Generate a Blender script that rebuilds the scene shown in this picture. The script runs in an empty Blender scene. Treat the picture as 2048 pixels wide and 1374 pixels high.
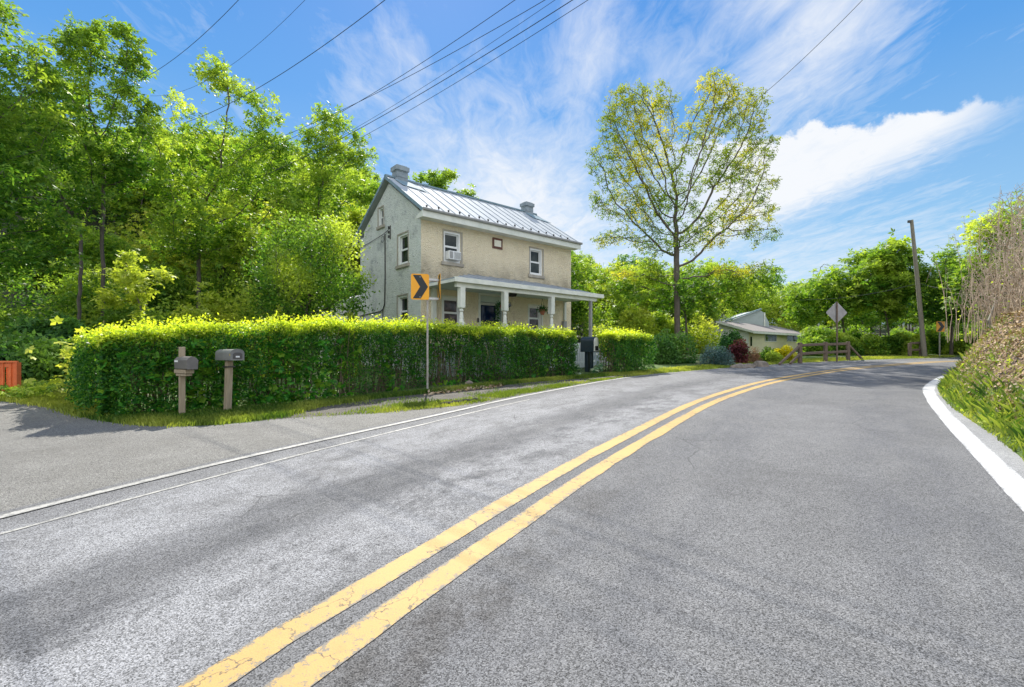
import bpy, bmesh, math, random
import numpy as np
from mathutils import Vector, Matrix
from mathutils.geometry import tessellate_polygon
R = math.radians
rng = np.random.default_rng(7)
random.seed(7)
SC = bpy.context.scene
COL = SC.collection

# ------------------------------------------------------------------ camera
CH, HZ, F = 1.5, 700.0, 930.0          # eye height, horizon row, focal length in pixels of the 2048 px wide picture
cam = bpy.data.cameras.new('camera'); camo = bpy.data.objects.new('camera', cam); COL.objects.link(camo)
camo.location = (0, 0, CH); camo.rotation_euler = (R(90), 0, 0)
cam.sensor_width = 36; cam.lens = 36 * F / 2048; cam.shift_y = (HZ - 687) / 2048
cam.clip_start = 0.05; cam.clip_end = 3000
SC.camera = camo

# ------------------------------------------------------------------ light and sky
SUN_AZ, SUN_EL = -9, 46
SC.view_settings.view_transform = 'Standard'; SC.view_settings.look = 'None'
SC.view_settings.exposure = 0.70; SC.view_settings.gamma = 1; SC.view_settings.use_curve_mapping = False
sun = bpy.data.lights.new('sun', 'SUN'); suno = bpy.data.objects.new('sun', sun); COL.objects.link(suno)
sun.energy = 4.8; sun.angle = R(0.5); sun.color = (1, 0.95, 0.86)
sd = Vector((math.sin(R(SUN_AZ)) * math.cos(R(SUN_EL)), math.cos(R(SUN_AZ)) * math.cos(R(SUN_EL)), math.sin(R(SUN_EL))))
suno.rotation_euler = sd.to_track_quat('Z', 'Y').to_euler(); suno.location = (0, 0, 60)

class NT:
    """tiny node-tree helper"""
    def __init__(s, tree): s.t = tree; s.n = tree.nodes; s.l = tree.links
    def link(s, a, b): s.l.new(a, b)
    def put(s, sock, v):
        if v is None: return
        if isinstance(v, bpy.types.NodeSocket): s.l.new(v, sock)
        else:
            if isinstance(v, (tuple, list)) and len(v) == 3 and len(sock.default_value) == 4: v = tuple(v) + (1,)
            sock.default_value = v
    def m(s, op, a, b=None, c=None, clamp=False):
        n = s.n.new('ShaderNodeMath'); n.operation = op; n.use_clamp = clamp
        for i, v in enumerate((a, b, c)):
            if v is not None: s.put(n.inputs[i], v)
        return n.outputs[0]
    def noise(s, vec, scale, detail=4, rough=.55, dist=0, col=False):
        n = s.n.new('ShaderNodeTexNoise'); s.put(n.inputs['Vector'], vec)
        n.inputs['Scale'].default_value = scale; n.inputs['Detail'].default_value = detail
        n.inputs['Roughness'].default_value = rough; n.inputs['Distortion'].default_value = dist
        return n.outputs['Color' if col else 'Fac']
    def voro(s, vec, scale, feat='F1', out='Distance', rand=1):
        n = s.n.new('ShaderNodeTexVoronoi'); n.feature = feat; s.put(n.inputs['Vector'], vec)
        n.inputs['Scale'].default_value = scale; n.inputs['Randomness'].default_value = rand
        return n.outputs[out]
    def rng(s, v, a, b, c=0., d=1., smooth=False):
        n = s.n.new('ShaderNodeMapRange'); n.clamp = True
        if smooth: n.interpolation_type = 'SMOOTHSTEP'
        for i, x in enumerate((v, a, b, c, d)): s.put(n.inputs[i], x)
        return n.outputs[0]
    def mix(s, f, a, b, mode='MIX'):
        n = s.n.new('ShaderNodeMix'); n.data_type = 'RGBA'; n.blend_type = mode; n.clamp_factor = True
        s.put(n.inputs[0], f); s.put(n.inputs[6], a); s.put(n.inputs[7], b); return n.outputs[2]
    def ramp(s, f, stops):
        n = s.n.new('ShaderNodeValToRGB'); e = n.color_ramp.elements
        while len(e) < len(stops): e.new(.5)
        for i, (p, c) in enumerate(stops): e[i].position = p; e[i].color = tuple(c) + (1,)
        s.put(n.inputs[0], f); return n.outputs[0]
    def coord(s, out='Object'):
        return s.n.new('ShaderNodeTexCoord').outputs[out]
    def mapping(s, vec, scale=(1, 1, 1), rot=(0, 0, 0), loc=(0, 0, 0)):
        n = s.n.new('ShaderNodeMapping'); s.put(n.inputs[0], vec)
        n.inputs['Scale'].default_value = scale; n.inputs['Rotation'].default_value = rot; n.inputs['Location'].default_value = loc
        return n.outputs[0]
    def bump(s, h, strength=.3, dist=.02):
        n = s.n.new('ShaderNodeBump'); n.inputs['Strength'].default_value = strength
        n.inputs['Distance'].default_value = dist; s.put(n.inputs['Height'], h); return n.outputs[0]
    def xyz(s, vec):
        n = s.n.new('ShaderNodeSeparateXYZ'); s.put(n.inputs[0], vec); return n.outputs
    def comb(s, x, y, z):
        n = s.n.new('ShaderNodeCombineXYZ')
        for i, v in enumerate((x, y, z)): s.put(n.inputs[i], v)
        return n.outputs[0]

world = bpy.data.worlds.new('World'); SC.world = world; world.use_nodes = True
w = NT(world.node_tree); w.n.clear()
SKY_S = 0.15
sky = w.n.new('ShaderNodeTexSky'); sky.sky_type = 'NISHITA'; sky.sun_disc = False
sky.sun_elevation = R(SUN_EL); sky.sun_rotation = R(SUN_AZ); sky.air_density = 1.0; sky.dust_density = 0.3; sky.ozone_density = 2.0
d = w.coord('Generated'); X, Y, Z = w.xyz(d)
az = w.m('MULTIPLY', w.m('ARCTAN2', X, Y), 57.2958); el = w.m('MULTIPLY', w.m('ARCSINE', Z), 57.2958)
hs = w.n.new('ShaderNodeHueSaturation'); w.put(hs.inputs['Color'], sky.outputs[0])
hs.inputs['Saturation'].default_value = 1.25; hs.inputs['Value'].default_value = 0.62; hs.inputs['Hue'].default_value = .497
# planar coordinates of a high cloud layer
zz = w.m('MAXIMUM', Z, .06)
cx_, cy_ = w.m('DIVIDE', X, zz), w.m('DIVIDE', Y, zz)
pl = w.comb(cx_, cy_, 0)
warp = w.noise(pl, 1.1, 4, .6, 0, True)
plw = w.mix(.22, pl, warp, 'ADD')
streak = w.noise(w.mapping(plw, (1.9, .75, 1), (0, 0, R(-52))), 1.9, 10, .66, .9)
fine = w.noise(w.mapping(plw, (3.6, 1.6, 1), (0, 0, R(-60))), 2.6, 9, .66, 1.1)
def blob(a0, e0, ra, re, rot, amp):
    a = w.m('SUBTRACT', az, a0); e = w.m('SUBTRACT', el, e0); c, s_ = math.cos(R(rot)), math.sin(R(rot))
    p = w.m('DIVIDE', w.m('ADD', w.m('MULTIPLY', a, c), w.m('MULTIPLY', e, s_)), ra)
    q = w.m('DIVIDE', w.m('SUBTRACT', w.m('MULTIPLY', e, c), w.m('MULTIPLY', a, s_)), re)
    r2 = w.m('ADD', w.m('MULTIPLY', p, p), w.m('MULTIPLY', q, q))
    return w.m('MULTIPLY', w.m('EXPONENT', w.m('MULTIPLY', r2, -1.0)), amp)
def total(bl):
    t = bl[0]
    for b in bl[1:]: t = w.m('ADD', t, b)
    return t
soft = total([blob(0, 21, 13, 7, -25, .30), blob(-2, 13, 16, 8, 0, .40), blob(9, 33, 6, 4, 60, .30), blob(-16, 31, 6, 4, 30, .15),
              blob(32, 27, 9, 5, 25, .27), blob(37, 32, 10, 4, 20, .25), blob(30, 35, 6, 3, 10, .25), blob(19, 29, 5, 3, 20, .17), blob(33, 9, 20, 5, 0, .24), blob(-35, 30, 12, 8, 0, .02)])
st = w.m('ADD', w.m('MULTIPLY', streak, .62), w.m('MULTIPLY', fine, .38))
cir = w.rng(w.m('ADD', st, soft), .55, 1.02, 0, .9)
# one cumulus bank low in the right-hand sky, crisp lumpy top and a soft wedge-shaped base
lump = w.noise(w.comb(w.m('DIVIDE', az, 4.2), w.m('DIVIDE', el, 3.6), 0), 1.2, 7, .6, .2)
ctop = w.m('ADD', w.m('ADD', 22.2, w.m('MULTIPLY', w.m('SUBTRACT', az, 30), -.10)), w.m('MULTIPLY', w.m('SUBTRACT', lump, .5), 5.5))
cbot = w.m('ADD', w.m('ADD', 12.4, w.m('MULTIPLY', w.m('SUBTRACT', az, 28), .34)), w.m('MULTIPLY', w.m('SUBTRACT', fine, .5), 4.0))
up = w.rng(w.m('SUBTRACT', ctop, el), -.15, .7, 0, 1, True)
dn = w.rng(w.m('SUBTRACT', el, cbot), -1.6, 2.6, 0, 1, True)
sides = w.m('MULTIPLY', w.rng(az, 10, 27, 0, 1, True), w.rng(az, 42, 51, 1, 0, True))
cum = w.m('MULTIPLY', w.m('MULTIPLY', up, dn), w.m('MULTIPLY', sides, w.rng(st, .33, .5, .86, 1)))
grad = w.ramp(w.rng(el, 0, 60), [(0, (.50, .76, .95)), (.2, (.36, .65, .95)), (.45, (.13, .42, .93)), (.75, (.05, .28, .86)), (1, (.03, .20, .72))])
grad = w.mix(1.0, grad, (3.75, 3.75, 3.75), 'MULTIPLY')
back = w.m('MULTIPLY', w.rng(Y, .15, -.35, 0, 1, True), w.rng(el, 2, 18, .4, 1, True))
cl = w.m('MAXIMUM', cir, cum)
base = w.mix(.22, grad, hs.outputs[0])
skyc = w.mix(cl, base, (3.8, 3.92, 4.1))
fillc = w.mix(w.rng(st, .35, .6), (3.2, 3.9, 5.2), (7.4, 7.4, 7.5))       # unseen bright cloud cover added behind the viewer as fill for shaded fronts
skyc = w.mix(back, skyc, fillc)
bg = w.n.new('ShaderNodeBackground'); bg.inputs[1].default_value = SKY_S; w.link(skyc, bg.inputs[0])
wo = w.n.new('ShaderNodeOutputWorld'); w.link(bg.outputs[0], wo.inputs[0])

# ------------------------------------------------------------------ placement helpers
def P(px, py, dist): return Vector(((px - 1024) / F * dist, dist, CH + (HZ - py) / F * dist))
SL = 0.04                                # the road climbs 4 %
def G(px, py):                            # point of the road plane
    dd = CH * F / (py - HZ + SL * F); return Vector(((px - 1024) / F * dd, dd, SL * dd))
def sstep(x, a, b):
    t = np.clip((x - a) / (b - a), 0, 1); return t * t * (3 - 2 * t)
def H(x, y):
    """terrain height"""
    x = np.asarray(x, float); y = np.asarray(y, float)
    z = SL * y
    over = np.clip(y - 30, 0, None)
    z = z - SL * over * sstep(x, 40, 20) * .95
    t = (-x * .8 + y * .6 - 21) / 75
    z = z + 26 * sstep(t, 0, 1.15)
    t2 = (-x * .95 + y * .2 - 15) / 40
    z = z + 7 * sstep(t2, 0, 1)
    t3 = (y - 75) / 90
    return z + 4 * sstep(t3, 0, 1)
def Hf(x, y): return float(H(x, y))

def tag(o, label=None, cat=None, group=None, kind=None):
    if label: o['label'] = label
    if cat: o['category'] = cat
    if group: o['group'] = group
    if kind: o['kind'] = kind
    return o
def empty(name, loc=(0, 0, 0), rz=0):
    o = bpy.data.objects.new(name, None); COL.objects.link(o); o.location = loc; o.rotation_euler = (0, 0, rz)
    o.empty_display_size = .2; return o
def put(name, me, mat=None, parent=None):
    o = bpy.data.objects.new(name, me); COL.objects.link(o)
    if mat is not None: me.materials.append(mat)
    if parent is not None: o.parent = parent
    return o
def npmesh(name, V, Q, attr=None, smooth=False):
    """mesh out of arrays; Q is (n,4) or (n,3)"""
    V = np.asarray(V, np.float32); Q = np.asarray(Q, np.int32); k = Q.shape[1]
    me = bpy.data.meshes.new(name); me.vertices.add(len(V)); me.vertices.foreach_set('co', V.ravel())
    me.loops.add(Q.size); me.loops.foreach_set('vertex_index', Q.ravel())
    me.polygons.add(len(Q)); me.polygons.foreach_set('loop_start', np.arange(0, Q.size, k, dtype=np.int32))
    if smooth: me.polygons.foreach_set('use_smooth', np.ones(len(Q), bool))
    if attr is not None:
        a = me.attributes.new('young', 'FLOAT', 'POINT'); a.data.foreach_set('value', np.asarray(attr, np.float32))
    me.update(calc_edges=True); return me

class MB:
    def __init__(s): s.v = []; s.f = []
    def add(s, vs, fs):
        o = len(s.v); s.v += [tuple(v) for v in vs]; s.f += [tuple(i + o for i in f) for f in fs]; return s
    def box(s, x0, x1, y0, y1, z0, z1):
        vs = [(x, y, z) for z in (z0, z1) for x, y in ((x0, y0), (x1, y0), (x1, y1), (x0, y1))]
        return s.add(vs, [(3, 2, 1, 0), (4, 5, 6, 7), (0, 1, 5, 4), (1, 2, 6, 5), (2, 3, 7, 6), (3, 0, 4, 7)])
    def beam(s, a, b, wd, hg, up=(0, 0, 1)):
        a, b = Vector(a), Vector(b); dr = (b - a).normalized(); up = Vector(up)
        sd_ = dr.cross(up)
        if sd_.length < 1e-4: sd_ = dr.cross(Vector((0, 1, 0)))
        sd_.normalize(); u = sd_.cross(dr).normalized(); sd_ *= wd / 2; u *= hg / 2
        vs = [p + i * sd_ + j * u for p in (a, b) for i, j in ((-1, -1), (1, -1), (1, 1), (-1, 1))]
        return s.add(vs, [(3, 2, 1, 0), (4, 5, 6, 7), (0, 1, 5, 4), (1, 2, 6, 5), (2, 3, 7, 6), (3, 0, 4, 7)])
    def tube(s, pts, r, n=8, cap=True):
        pts = [Vector(p) for p in pts]; rs = r if isinstance(r, (list, tuple)) else [r] * len(pts)
        o = len(s.v); prev = None
        for i, p in enumerate(pts):
            t = (pts[min(i + 1, len(pts) - 1)] - pts[max(i - 1, 0)]).normalized()
            a = t.cross(Vector((0, 0, 1)) if abs(t.z) < .95 else Vector((1, 0, 0))).normalized()
            if prev is not None:
                a = (prev - t * prev.dot(t)).normalized()
            prev = a; b = t.cross(a)
            for k in range(n):
                q = 2 * math.pi * k / n; s.v.append(tuple(p + (a * math.cos(q) + b * math.sin(q)) * rs[i]))
        for i in range(len(pts) - 1):
            for k in range(n):
                s.f.append((o + i * n + k, o + i * n + (k + 1) % n, o + (i + 1) * n + (k + 1) % n, o + (i + 1) * n + k))
        if cap:
            s.f.append(tuple(o + k for k in range(n))[::-1]); s.f.append(tuple(o + (len(pts) - 1) * n + k for k in range(n)))
        return s
    def lathe(s, cx, cy, prof, n=16):
        o = len(s.v)
        for r, z in prof:
            for k in range(n):
                q = 2 * math.pi * k / n; s.v.append((cx + r * math.cos(q), cy + r * math.sin(q), z))
        for i in range(len(prof) - 1):
            for k in range(n):
                s.f.append((o + i * n + k, o + i * n + (k + 1) % n, o + (i + 1) * n + (k + 1) % n, o + (i + 1) * n + k))
        s.f.append(tuple(o + k for k in range(n))[::-1]); s.f.append(tuple(o + (len(prof) - 1) * n + k for k in range(n)))
        return s
    def prism(s, poly, t0, t1, axis='y'):
        """poly = 2D outline, extruded from t0 to t1 along axis; x->(y,z), y->(x,z), z->(x,y)"""
        n = len(poly)
        def f(p, t): return {'x': (t, p[0], p[1]), 'y': (p[0], t, p[1]), 'z': (p[0], p[1], t)}[axis]
        vs = [f(p, t) for t in (t0, t1) for p in poly]
        fs = [tuple(range(n))[::-1], tuple(range(n, 2 * n))] + [(i, (i + 1) % n, n + (i + 1) % n, n + i) for i in range(n)]
        return s.add(vs, fs)
    def build(s, name, mat, parent=None, smooth=False, bevel=0):
        me = bpy.data.meshes.new(name); me.from_pydata(s.v, [], s.f)
        bm = bmesh.new(); bm.from_mesh(me); bmesh.ops.recalc_face_normals(bm, faces=bm.faces)
        if bevel: bmesh.ops.bevel(bm, geom=[e for e in bm.edges if len(e.link_faces) == 2 and e.calc_face_angle(0) > .6], offset=bevel, segments=1, affect='EDGES')
        bm.to_mesh(me); bm.free()
        if smooth:
            me.polygons.foreach_set('use_smooth', [True] * len(me.polygons))
            me.set_sharp_from_angle(angle=R(40))
        return put(name, me, mat, parent)
def copy_tree(o, parent=None):
    c = o.copy(); COL.objects.link(c)
    if parent is not None: c.parent = parent
    for ch in [x for x in o.children]: copy_tree(ch, c)
    return c

# ------------------------------------------------------------------ materials
def new_mat(name):
    m_ = bpy.data.materials.new(name); m_.use_nodes = True; t = NT(m_.node_tree); t.n.clear()
    out = t.n.new('ShaderNodeOutputMaterial'); b = t.n.new('ShaderNodeBsdfPrincipled'); t.link(b.outputs[0], out.inputs[0])
    return m_, t, b, out
def simple(name, c1, c2=None, scale=6, rough=.7, metal=0, bump=0, bscale=60, spec=.5, stretch=None, contrast=(.35, .65)):
    m_, t, b, _ = new_mat(name); v = t.coord()
    if stretch: v = t.mapping(v, stretch)
    if c2 is None: c2 = tuple(x * .8 for x in c1)
    f = t.rng(t.noise(v, scale, 6, .62), contrast[0], contrast[1])
    t.put(b.inputs['Base Color'], t.mix(f, c1, c2)); b.inputs['Roughness'].default_value = rough
    b.inputs['Metallic'].default_value = metal; b.inputs['Specular IOR Level'].default_value = spec
    if bump: t.put(b.inputs['Normal'], t.bump(t.noise(v, bscale, 5, .6), bump, .01))
    return m_
def leafmat(name, dark, mid, lite, young=(.24, .30, .02), trans=.45, rough=.5, tr_gain=1.6, spec=.2):
    """leaf colour differs leaf by leaf; 'young' marks fresh growth"""
    m_, t, b, out = new_mat(name)
    rnd = t.n.new('ShaderNodeNewGeometry').outputs['Random Per Island']
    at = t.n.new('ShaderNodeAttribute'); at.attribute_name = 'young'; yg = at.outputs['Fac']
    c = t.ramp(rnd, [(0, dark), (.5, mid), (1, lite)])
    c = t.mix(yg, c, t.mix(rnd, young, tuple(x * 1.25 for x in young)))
    t.put(b.inputs['Base Color'], c); b.inputs['Roughness'].default_value = rough; b.inputs['Specular IOR Level'].default_value = spec
    tr = t.n.new('ShaderNodeBsdfTranslucent'); t.put(tr.inputs[0], t.mix(1.0, c, (tr_gain * .98, tr_gain, tr_gain * .45, 1), 'MULTIPLY'))
    mx = t.n.new('ShaderNodeMixShader'); mx.inputs[0].default_value = trans
    t.link(b.outputs[0], mx.inputs[1]); t.link(tr.outputs[0], mx.inputs[2]); t.link(mx.outputs[0], out.inputs[0])
    return m_

def asphalt(name, lo, hi, worn=0.0, speck=1.0, road=False):
    m_, t, b, _ = new_mat(name); v = t.coord()
    big = t.noise(v, .35, 5, .6, .4); med = t.noise(v, 1.9, 6, .65, .2)
    g1 = t.voro(v, 165, 'F1', 'Color'); g = t.xyz(g1)[0]; g2 = t.noise(v, 260, 2, .6)
    x = t.m('ADD', t.m('MULTIPLY', big, .5), t.m('MULTIPLY', med, .5))
    c = t.mix(t.rng(x, .38, .62), lo, hi)
    if road:
        # the left lane is polished pale beside the tracks; tyre tracks and blotches run along the road
        at = t.n.new('ShaderNodeAttribute'); at.attribute_name = 'across'; cv = at.outputs['Fac']
        at2 = t.n.new('ShaderNodeAttribute'); at2.attribute_name = 'along'; al = at2.outputs['Fac']
        uv = t.comb(cv, t.m('MULTIPLY', al, .32), 0)
        bl = t.noise(uv, 1.5, 9, .74, .1); bl2 = t.noise(t.comb(cv, t.m('MULTIPLY', al, .55), 3.3), 2.6, 10, .78, .1)
        near = t.rng(al, 17, 30, 1, .3, True)
        def lane(c0, hw): return t.rng(t.m('ABSOLUTE', t.m('SUBTRACT', cv, c0)), hw * .35, hw, 1, 0, True)
        pale = t.m('MULTIPLY', t.m('ADD', lane(-.75, .75), lane(-2.45, 1.1)), t.m('MULTIPLY', near, t.rng(bl2, .36, .56)))
        c = t.mix(t.m('MULTIPLY', pale, .62), c, (.31, .312, .318))
        trk = t.m('MULTIPLY', lane(-1.5, .65), t.m('MULTIPLY', t.rng(bl, .34, .6), t.rng(al, 12, 60, 1, .4)))
        c = t.mix(t.m('MULTIPLY', trk, .62), c, (.075, .077, .083))
        blot = t.m('MULTIPLY', lane(-1.1, 1.0), t.m('MULTIPLY', t.rng(bl2, .50, .42, 0, 1), near))
        c = t.mix(t.m('MULTIPLY', blot, .45), c, (.07, .072, .078))
        trk2 = t.m('MULTIPLY', t.m('ADD', lane(.95, .7), lane(2.9, .7)), t.rng(bl, .4, .6, .0, .8))
        c = t.mix(trk2, c, (.11, .112, .118))
        oil = t.m('MULTIPLY', lane(.45, .35), t.m('MULTIPLY', t.rng(bl2, .46, .60), t.rng(al, 17, 13, 0, 1)))
        c = t.mix(t.m('MULTIPLY', oil, .6), c, (.05, .045, .04))
        crk = t.voro(t.mix(.12, v, t.noise(v, 2.2, 4, .6, 0, True), 'ADD'), .9, 'DISTANCE_TO_EDGE')
        ck = t.m('MULTIPLY', t.rng(crk, .0, .010, 1, 0), t.rng(t.noise(v, .6, 2), .56, .62))
        c = t.mix(t.m('MULTIPLY', ck, .6), c, (.03, .03, .032))
    sp = t.m('MULTIPLY', t.m('SUBTRACT', g, .5), 1.25 * speck)
    c = t.mix(1.0, c, t.comb(t.m('ADD', 1, sp), t.m('ADD', 1, sp), t.m('ADD', 1, sp)), 'MULTIPLY')
    c = t.mix(t.rng(g2, .62, .72, 0, .35 * speck), c, (.42, .42, .41))
    c = t.mix(t.rng(g2, .38, .30, 0, .5 * speck), c, (.02, .02, .022))
    t.put(b.inputs['Base Color'], c); b.inputs['Roughness'].default_value = .88; b.inputs['Specular IOR Level'].default_value = .3
    hgt = t.m('ADD', t.voro(v, 135), t.m('MULTIPLY', g2, .6))
    t.put(b.inputs['Normal'], t.bump(hgt, .6, .006))
    return m_

def linepaint(name, col, under, wear=.42, gaps=True, crack=True):
    m_, t, b, _ = new_mat(name); v = t.coord()
    n1 = t.noise(v, 1.3, 5, .6); n2 = t.noise(v, 22, 6, .75); n3 = t.noise(v, 130, 2, .6)
    c = t.mix(t.rng(n1, .3, .7), col, tuple(x * .86 for x in col))
    c = t.mix(t.rng(t.noise(v, 9, 5, .7), .52, .75, 0, .45), c, tuple(x * .62 for x in col))
    wr = t.m('ADD', t.m('MULTIPLY', n2, .62), t.m('ADD', t.m('MULTIPLY', n1, .22), t.m('MULTIPLY', n3, .22)))
    at = t.n.new('ShaderNodeAttribute'); at.attribute_name = 'rim'; rim = t.m('POWER', at.outputs['Fac'], 4.0)
    wr = t.m('ADD', wr, t.m('MULTIPLY', rim, .13))
    c = t.mix(t.rng(wr, wear + .16, wear + .21, 0, .92), c, under)
    c = t.mix(t.m('MULTIPLY', t.rng(n3, .6, .7), .35), c, under)
    if crack:
        cr = t.voro(t.mix(.3, t.mapping(v, (1, 1, 1)), t.noise(v, 6, 4, .6, 0, True), 'ADD'), 2.1, 'DISTANCE_TO_EDGE')
        c = t.mix(t.m('MULTIPLY', t.rng(cr, 0, .012, 1, 0), t.rng(n1, .42, .5)), c, (.05, .045, .035))
    t.put(b.inputs['Base Color'], c); b.inputs['Roughness'].default_value = .7
    t.put(b.inputs['Normal'], t.bump(t.m('ADD', n3, t.m('MULTIPLY', n2, .5)), .4, .004))
    return m_

M = {}
M['road'] = asphalt('road asphalt', (.126, .126, .126), (.172, .172, .172), speck=1.15, road=True)
M['pull'] = asphalt('shoulder asphalt', (.145, .14, .126), (.20, .195, .178), speck=1.2)
M['edge'] = asphalt('edge asphalt', (.24, .24, .24), (.33, .33, .325), speck=.7)
M['gravel'] = asphalt('dark gravel', (.055, .050, .040), (.12, .11, .09), speck=1.2)
M['yellow'] = linepaint('yellow road paint', (.48, .305, .088), (.15, .14, .12), .43)
M['white'] = linepaint('white road paint', (.56, .56, .55), (.24, .24, .24), .45, crack=False)
M['oldwhite'] = linepaint('worn white road paint', (.40, .39, .355), (.17, .17, .16), .36, crack=False)

M['faint'] = linepaint('faint worn marking', (.36, .38, .39), (.19, .19, .18), .27, crack=False)
def groundmat():
    m_, t, b, _ = new_mat('ground grass and earth'); v = t.coord()
    n = t.noise(v, .6, 6, .62); n2 = t.noise(v, 9, 5, .7)
    g = t.mix(t.rng(n2, .35, .65), (.035, .075, .012), (.10, .16, .025))
    e = t.mix(t.rng(n2, .35, .65), (.055, .045, .028), (.12, .10, .065))
    c = t.mix(t.rng(n, .5, .68), g, e); c = t.mix(t.rng(t.xyz(v)[2], 1.6, 2.6), c, t.mix(t.rng(n2, .4, .6), (.03, .05, .015), (.05, .04, .025)))
    t.put(b.inputs['Base Color'], c); b.inputs['Roughness'].default_value = .95
    t.put(b.inputs['Normal'], t.bump(n2, .7, .05)); return m_
M['ground'] = groundmat()
def bankmat():
    m_, t, b, _ = new_mat('bank earth with dead leaves'); v = t.coord()
    z = t.xyz(v)[2]; n = t.noise(v, 1.4, 6, .65); n2 = t.noise(v, 14, 6, .75); c1 = t.voro(v, 13, 'F1', 'Color')
    lf = t.mix(t.xyz(c1)[0], (.15, .095, .055), (.42, .30, .19))
    lf = t.mix(t.rng(t.xyz(c1)[1], .65, .8), lf, (.045, .032, .022))
    g = t.mix(t.rng(n2, .35, .65), (.05, .10, .015), (.13, .20, .03))
    f = t.rng(t.m('ADD', t.m('MULTIPLY', n, 1.4), t.m('MULTIPLY', z, -.55)), .15, -.35)
    t.put(b.inputs['Base Color'], t.mix(t.rng(t.m('ADD', n, t.m('MULTIPLY', z, .42)), .72, .95), g, lf)); b.inputs['Roughness'].default_value = .95
    t.put(b.inputs['Normal'], t.bump(t.m('ADD', n2, t.voro(v, 13)), .9, .06)); return m_
M['bank'] = bankmat()

def stucco(name, c1, c2, stain, amount, dark, bnd=1.):
    m_, t, b, _ = new_mat(name); v = t.coord()
    n = t.noise(v, 1.1, 7, .68, .3); n2 = t.noise(v, 5.5, 6, .7); n3 = t.noise(v, 30, 4, .65); n4 = t.voro(v, 22)
    c = t.mix(t.rng(n2, .35, .65), c1, c2)
    c = t.mix(t.rng(t.m('ADD', t.m('MULTIPLY', n, .75), t.m('MULTIPLY', n2, .35)), .56, .72, 0, amount), c, stain)
    spot = t.rng(t.noise(v, 11, 5, .75, .5), .60, .68, 0, dark)
    c = t.mix(spot, c, tuple(x * .45 for x in stain))
    x, y, z = t.xyz(v)
    # weather stains below the sills and above the porch roof
    band = t.m('MULTIPLY', t.rng(z, 4.75, 3.55, 0, 1, True), t.rng(z, 3.0, 3.5, 0, 1, True))
    c = t.mix(t.m('MULTIPLY', t.m('MULTIPLY', band, bnd), t.rng(t.m('ADD', n, t.m('MULTIPLY', n3, .3)), .45, .72, .15, .8)), c, (.07, .062, .052))
    t.put(b.inputs['Base Color'], c); b.inputs['Roughness'].default_value = .93; b.inputs['Specular IOR Level'].default_value = .2
    t.put(b.inputs['Normal'], t.bump(t.m('ADD', n3, t.m('MULTIPLY', n4, .9)), 1.0, .045)); return m_
M['stf'] = stucco('tan stucco', (.84, .72, .49), (.90, .79, .57), (.62, .50, .34), .45, .3, .75)
M['stg'] = stucco('whitewashed stucco', (.66, .69, .62), (.80, .82, .75), (.34, .36, .35), .95, .95, .12)
M['trim'] = simple('weathered white trim', (.74, .74, .66), (.60, .62, .54), 3, .6, bump=.15)
M['vinyl'] = simple('white window frame', (.80, .80, .77), (.70, .71, .68), 2, .45)
M['sillm'] = simple('painted wooden sill', (.42, .38, .30), (.30, .27, .22), 5, .8, bump=.3)
M['porchceil'] = simple('pale green porch ceiling', (.50, .58, .52), (.44, .52, .47), 2, .6)
M['door'] = simple('pale green door', (.50, .58, .52), (.44, .52, .46), 2, .5)
def glassm(name, c, c2, rough=.06, sc=1.6):
    m_, t, b, _ = new_mat(name); v = t.coord()
    t.put(b.inputs['Base Color'], t.mix(t.rng(t.noise(v, sc, 4, .6, .4), .4, .62), c, c2))
    b.inputs['Roughness'].default_value = rough; b.inputs['Specular IOR Level'].default_value = .28
    t.put(b.inputs['Normal'], t.bump(t.noise(v, 1.3, 2), .08, .03)); return m_
M['glass'] = glassm('dark window glass', (.012, .018, .017), (.05, .06, .05))
M['glassr'] = glassm('window glass before curtains', (.05, .04, .04), (.17, .13, .12), .1, 3)
M['glassd'] = glassm('dark blue storm door glass', (.004, .012, .04), (.01, .03, .08), .04)
def roofmetal():
    m_, t, b, _ = new_mat('standing seam metal roof'); v = t.coord()
    n = t.noise(t.mapping(v, (1, 1, 1)), 1.4, 6, .7); n2 = t.noise(v, 9, 5, .7)
    c = t.mix(t.rng(n, .35, .65), (.36, .395, .42), (.46, .49, .50)); c = t.mix(t.rng(n2, .6, .75, 0, .5), c, (.33, .28, .24))
    t.put(b.inputs['Base Color'], c); b.inputs['Metallic'].default_value = 0; b.inputs['Roughness'].default_value = .7; b.inputs['Specular IOR Level'].default_value = .06
    t.put(b.inputs['Normal'], t.bump(n2, .08, .02)); return m_
M['roof'] = roofmetal()
M['rooftrim'] = simple('blue grey painted flashing', (.17, .25, .29), (.24, .32, .36), 4, .75, 0, spec=.1)
M['porchroof'] = simple('porch metal roof', (.26, .30, .34), (.36, .39, .42), 2, .45, .1)
M['block'] = simple('grey chimney block', (.20, .24, .26), (.30, .34, .36), 5, .9, bump=.5, bscale=25)
M['dark'] = simple('dark metal', (.022, .022, .022), (.05, .045, .04), 9, .5)
M['brown'] = simple('brown frame', (.14, .05, .03), (.09, .035, .02), 7, .7)
M['cream'] = simple('cream plate', (.80, .76, .62), (.7, .66, .52), 7, .6)
M['wood'] = simple('weathered grey wood', (.42, .345, .235), (.26, .20, .13), 3, .85, bump=.6, bscale=12, stretch=(14, 14, 1), contrast=(.3, .7))
M['woodd'] = simple('dark fence wood', (.10, .075, .058), (.19, .14, .10), 3, .9, bump=.6, bscale=12, stretch=(6, 6, 3))
M['pole'] = simple('weathered pole wood', (.17, .15, .12), (.27, .24, .19), 3, .9, bump=.5, bscale=14, stretch=(14, 14, 1))
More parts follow.
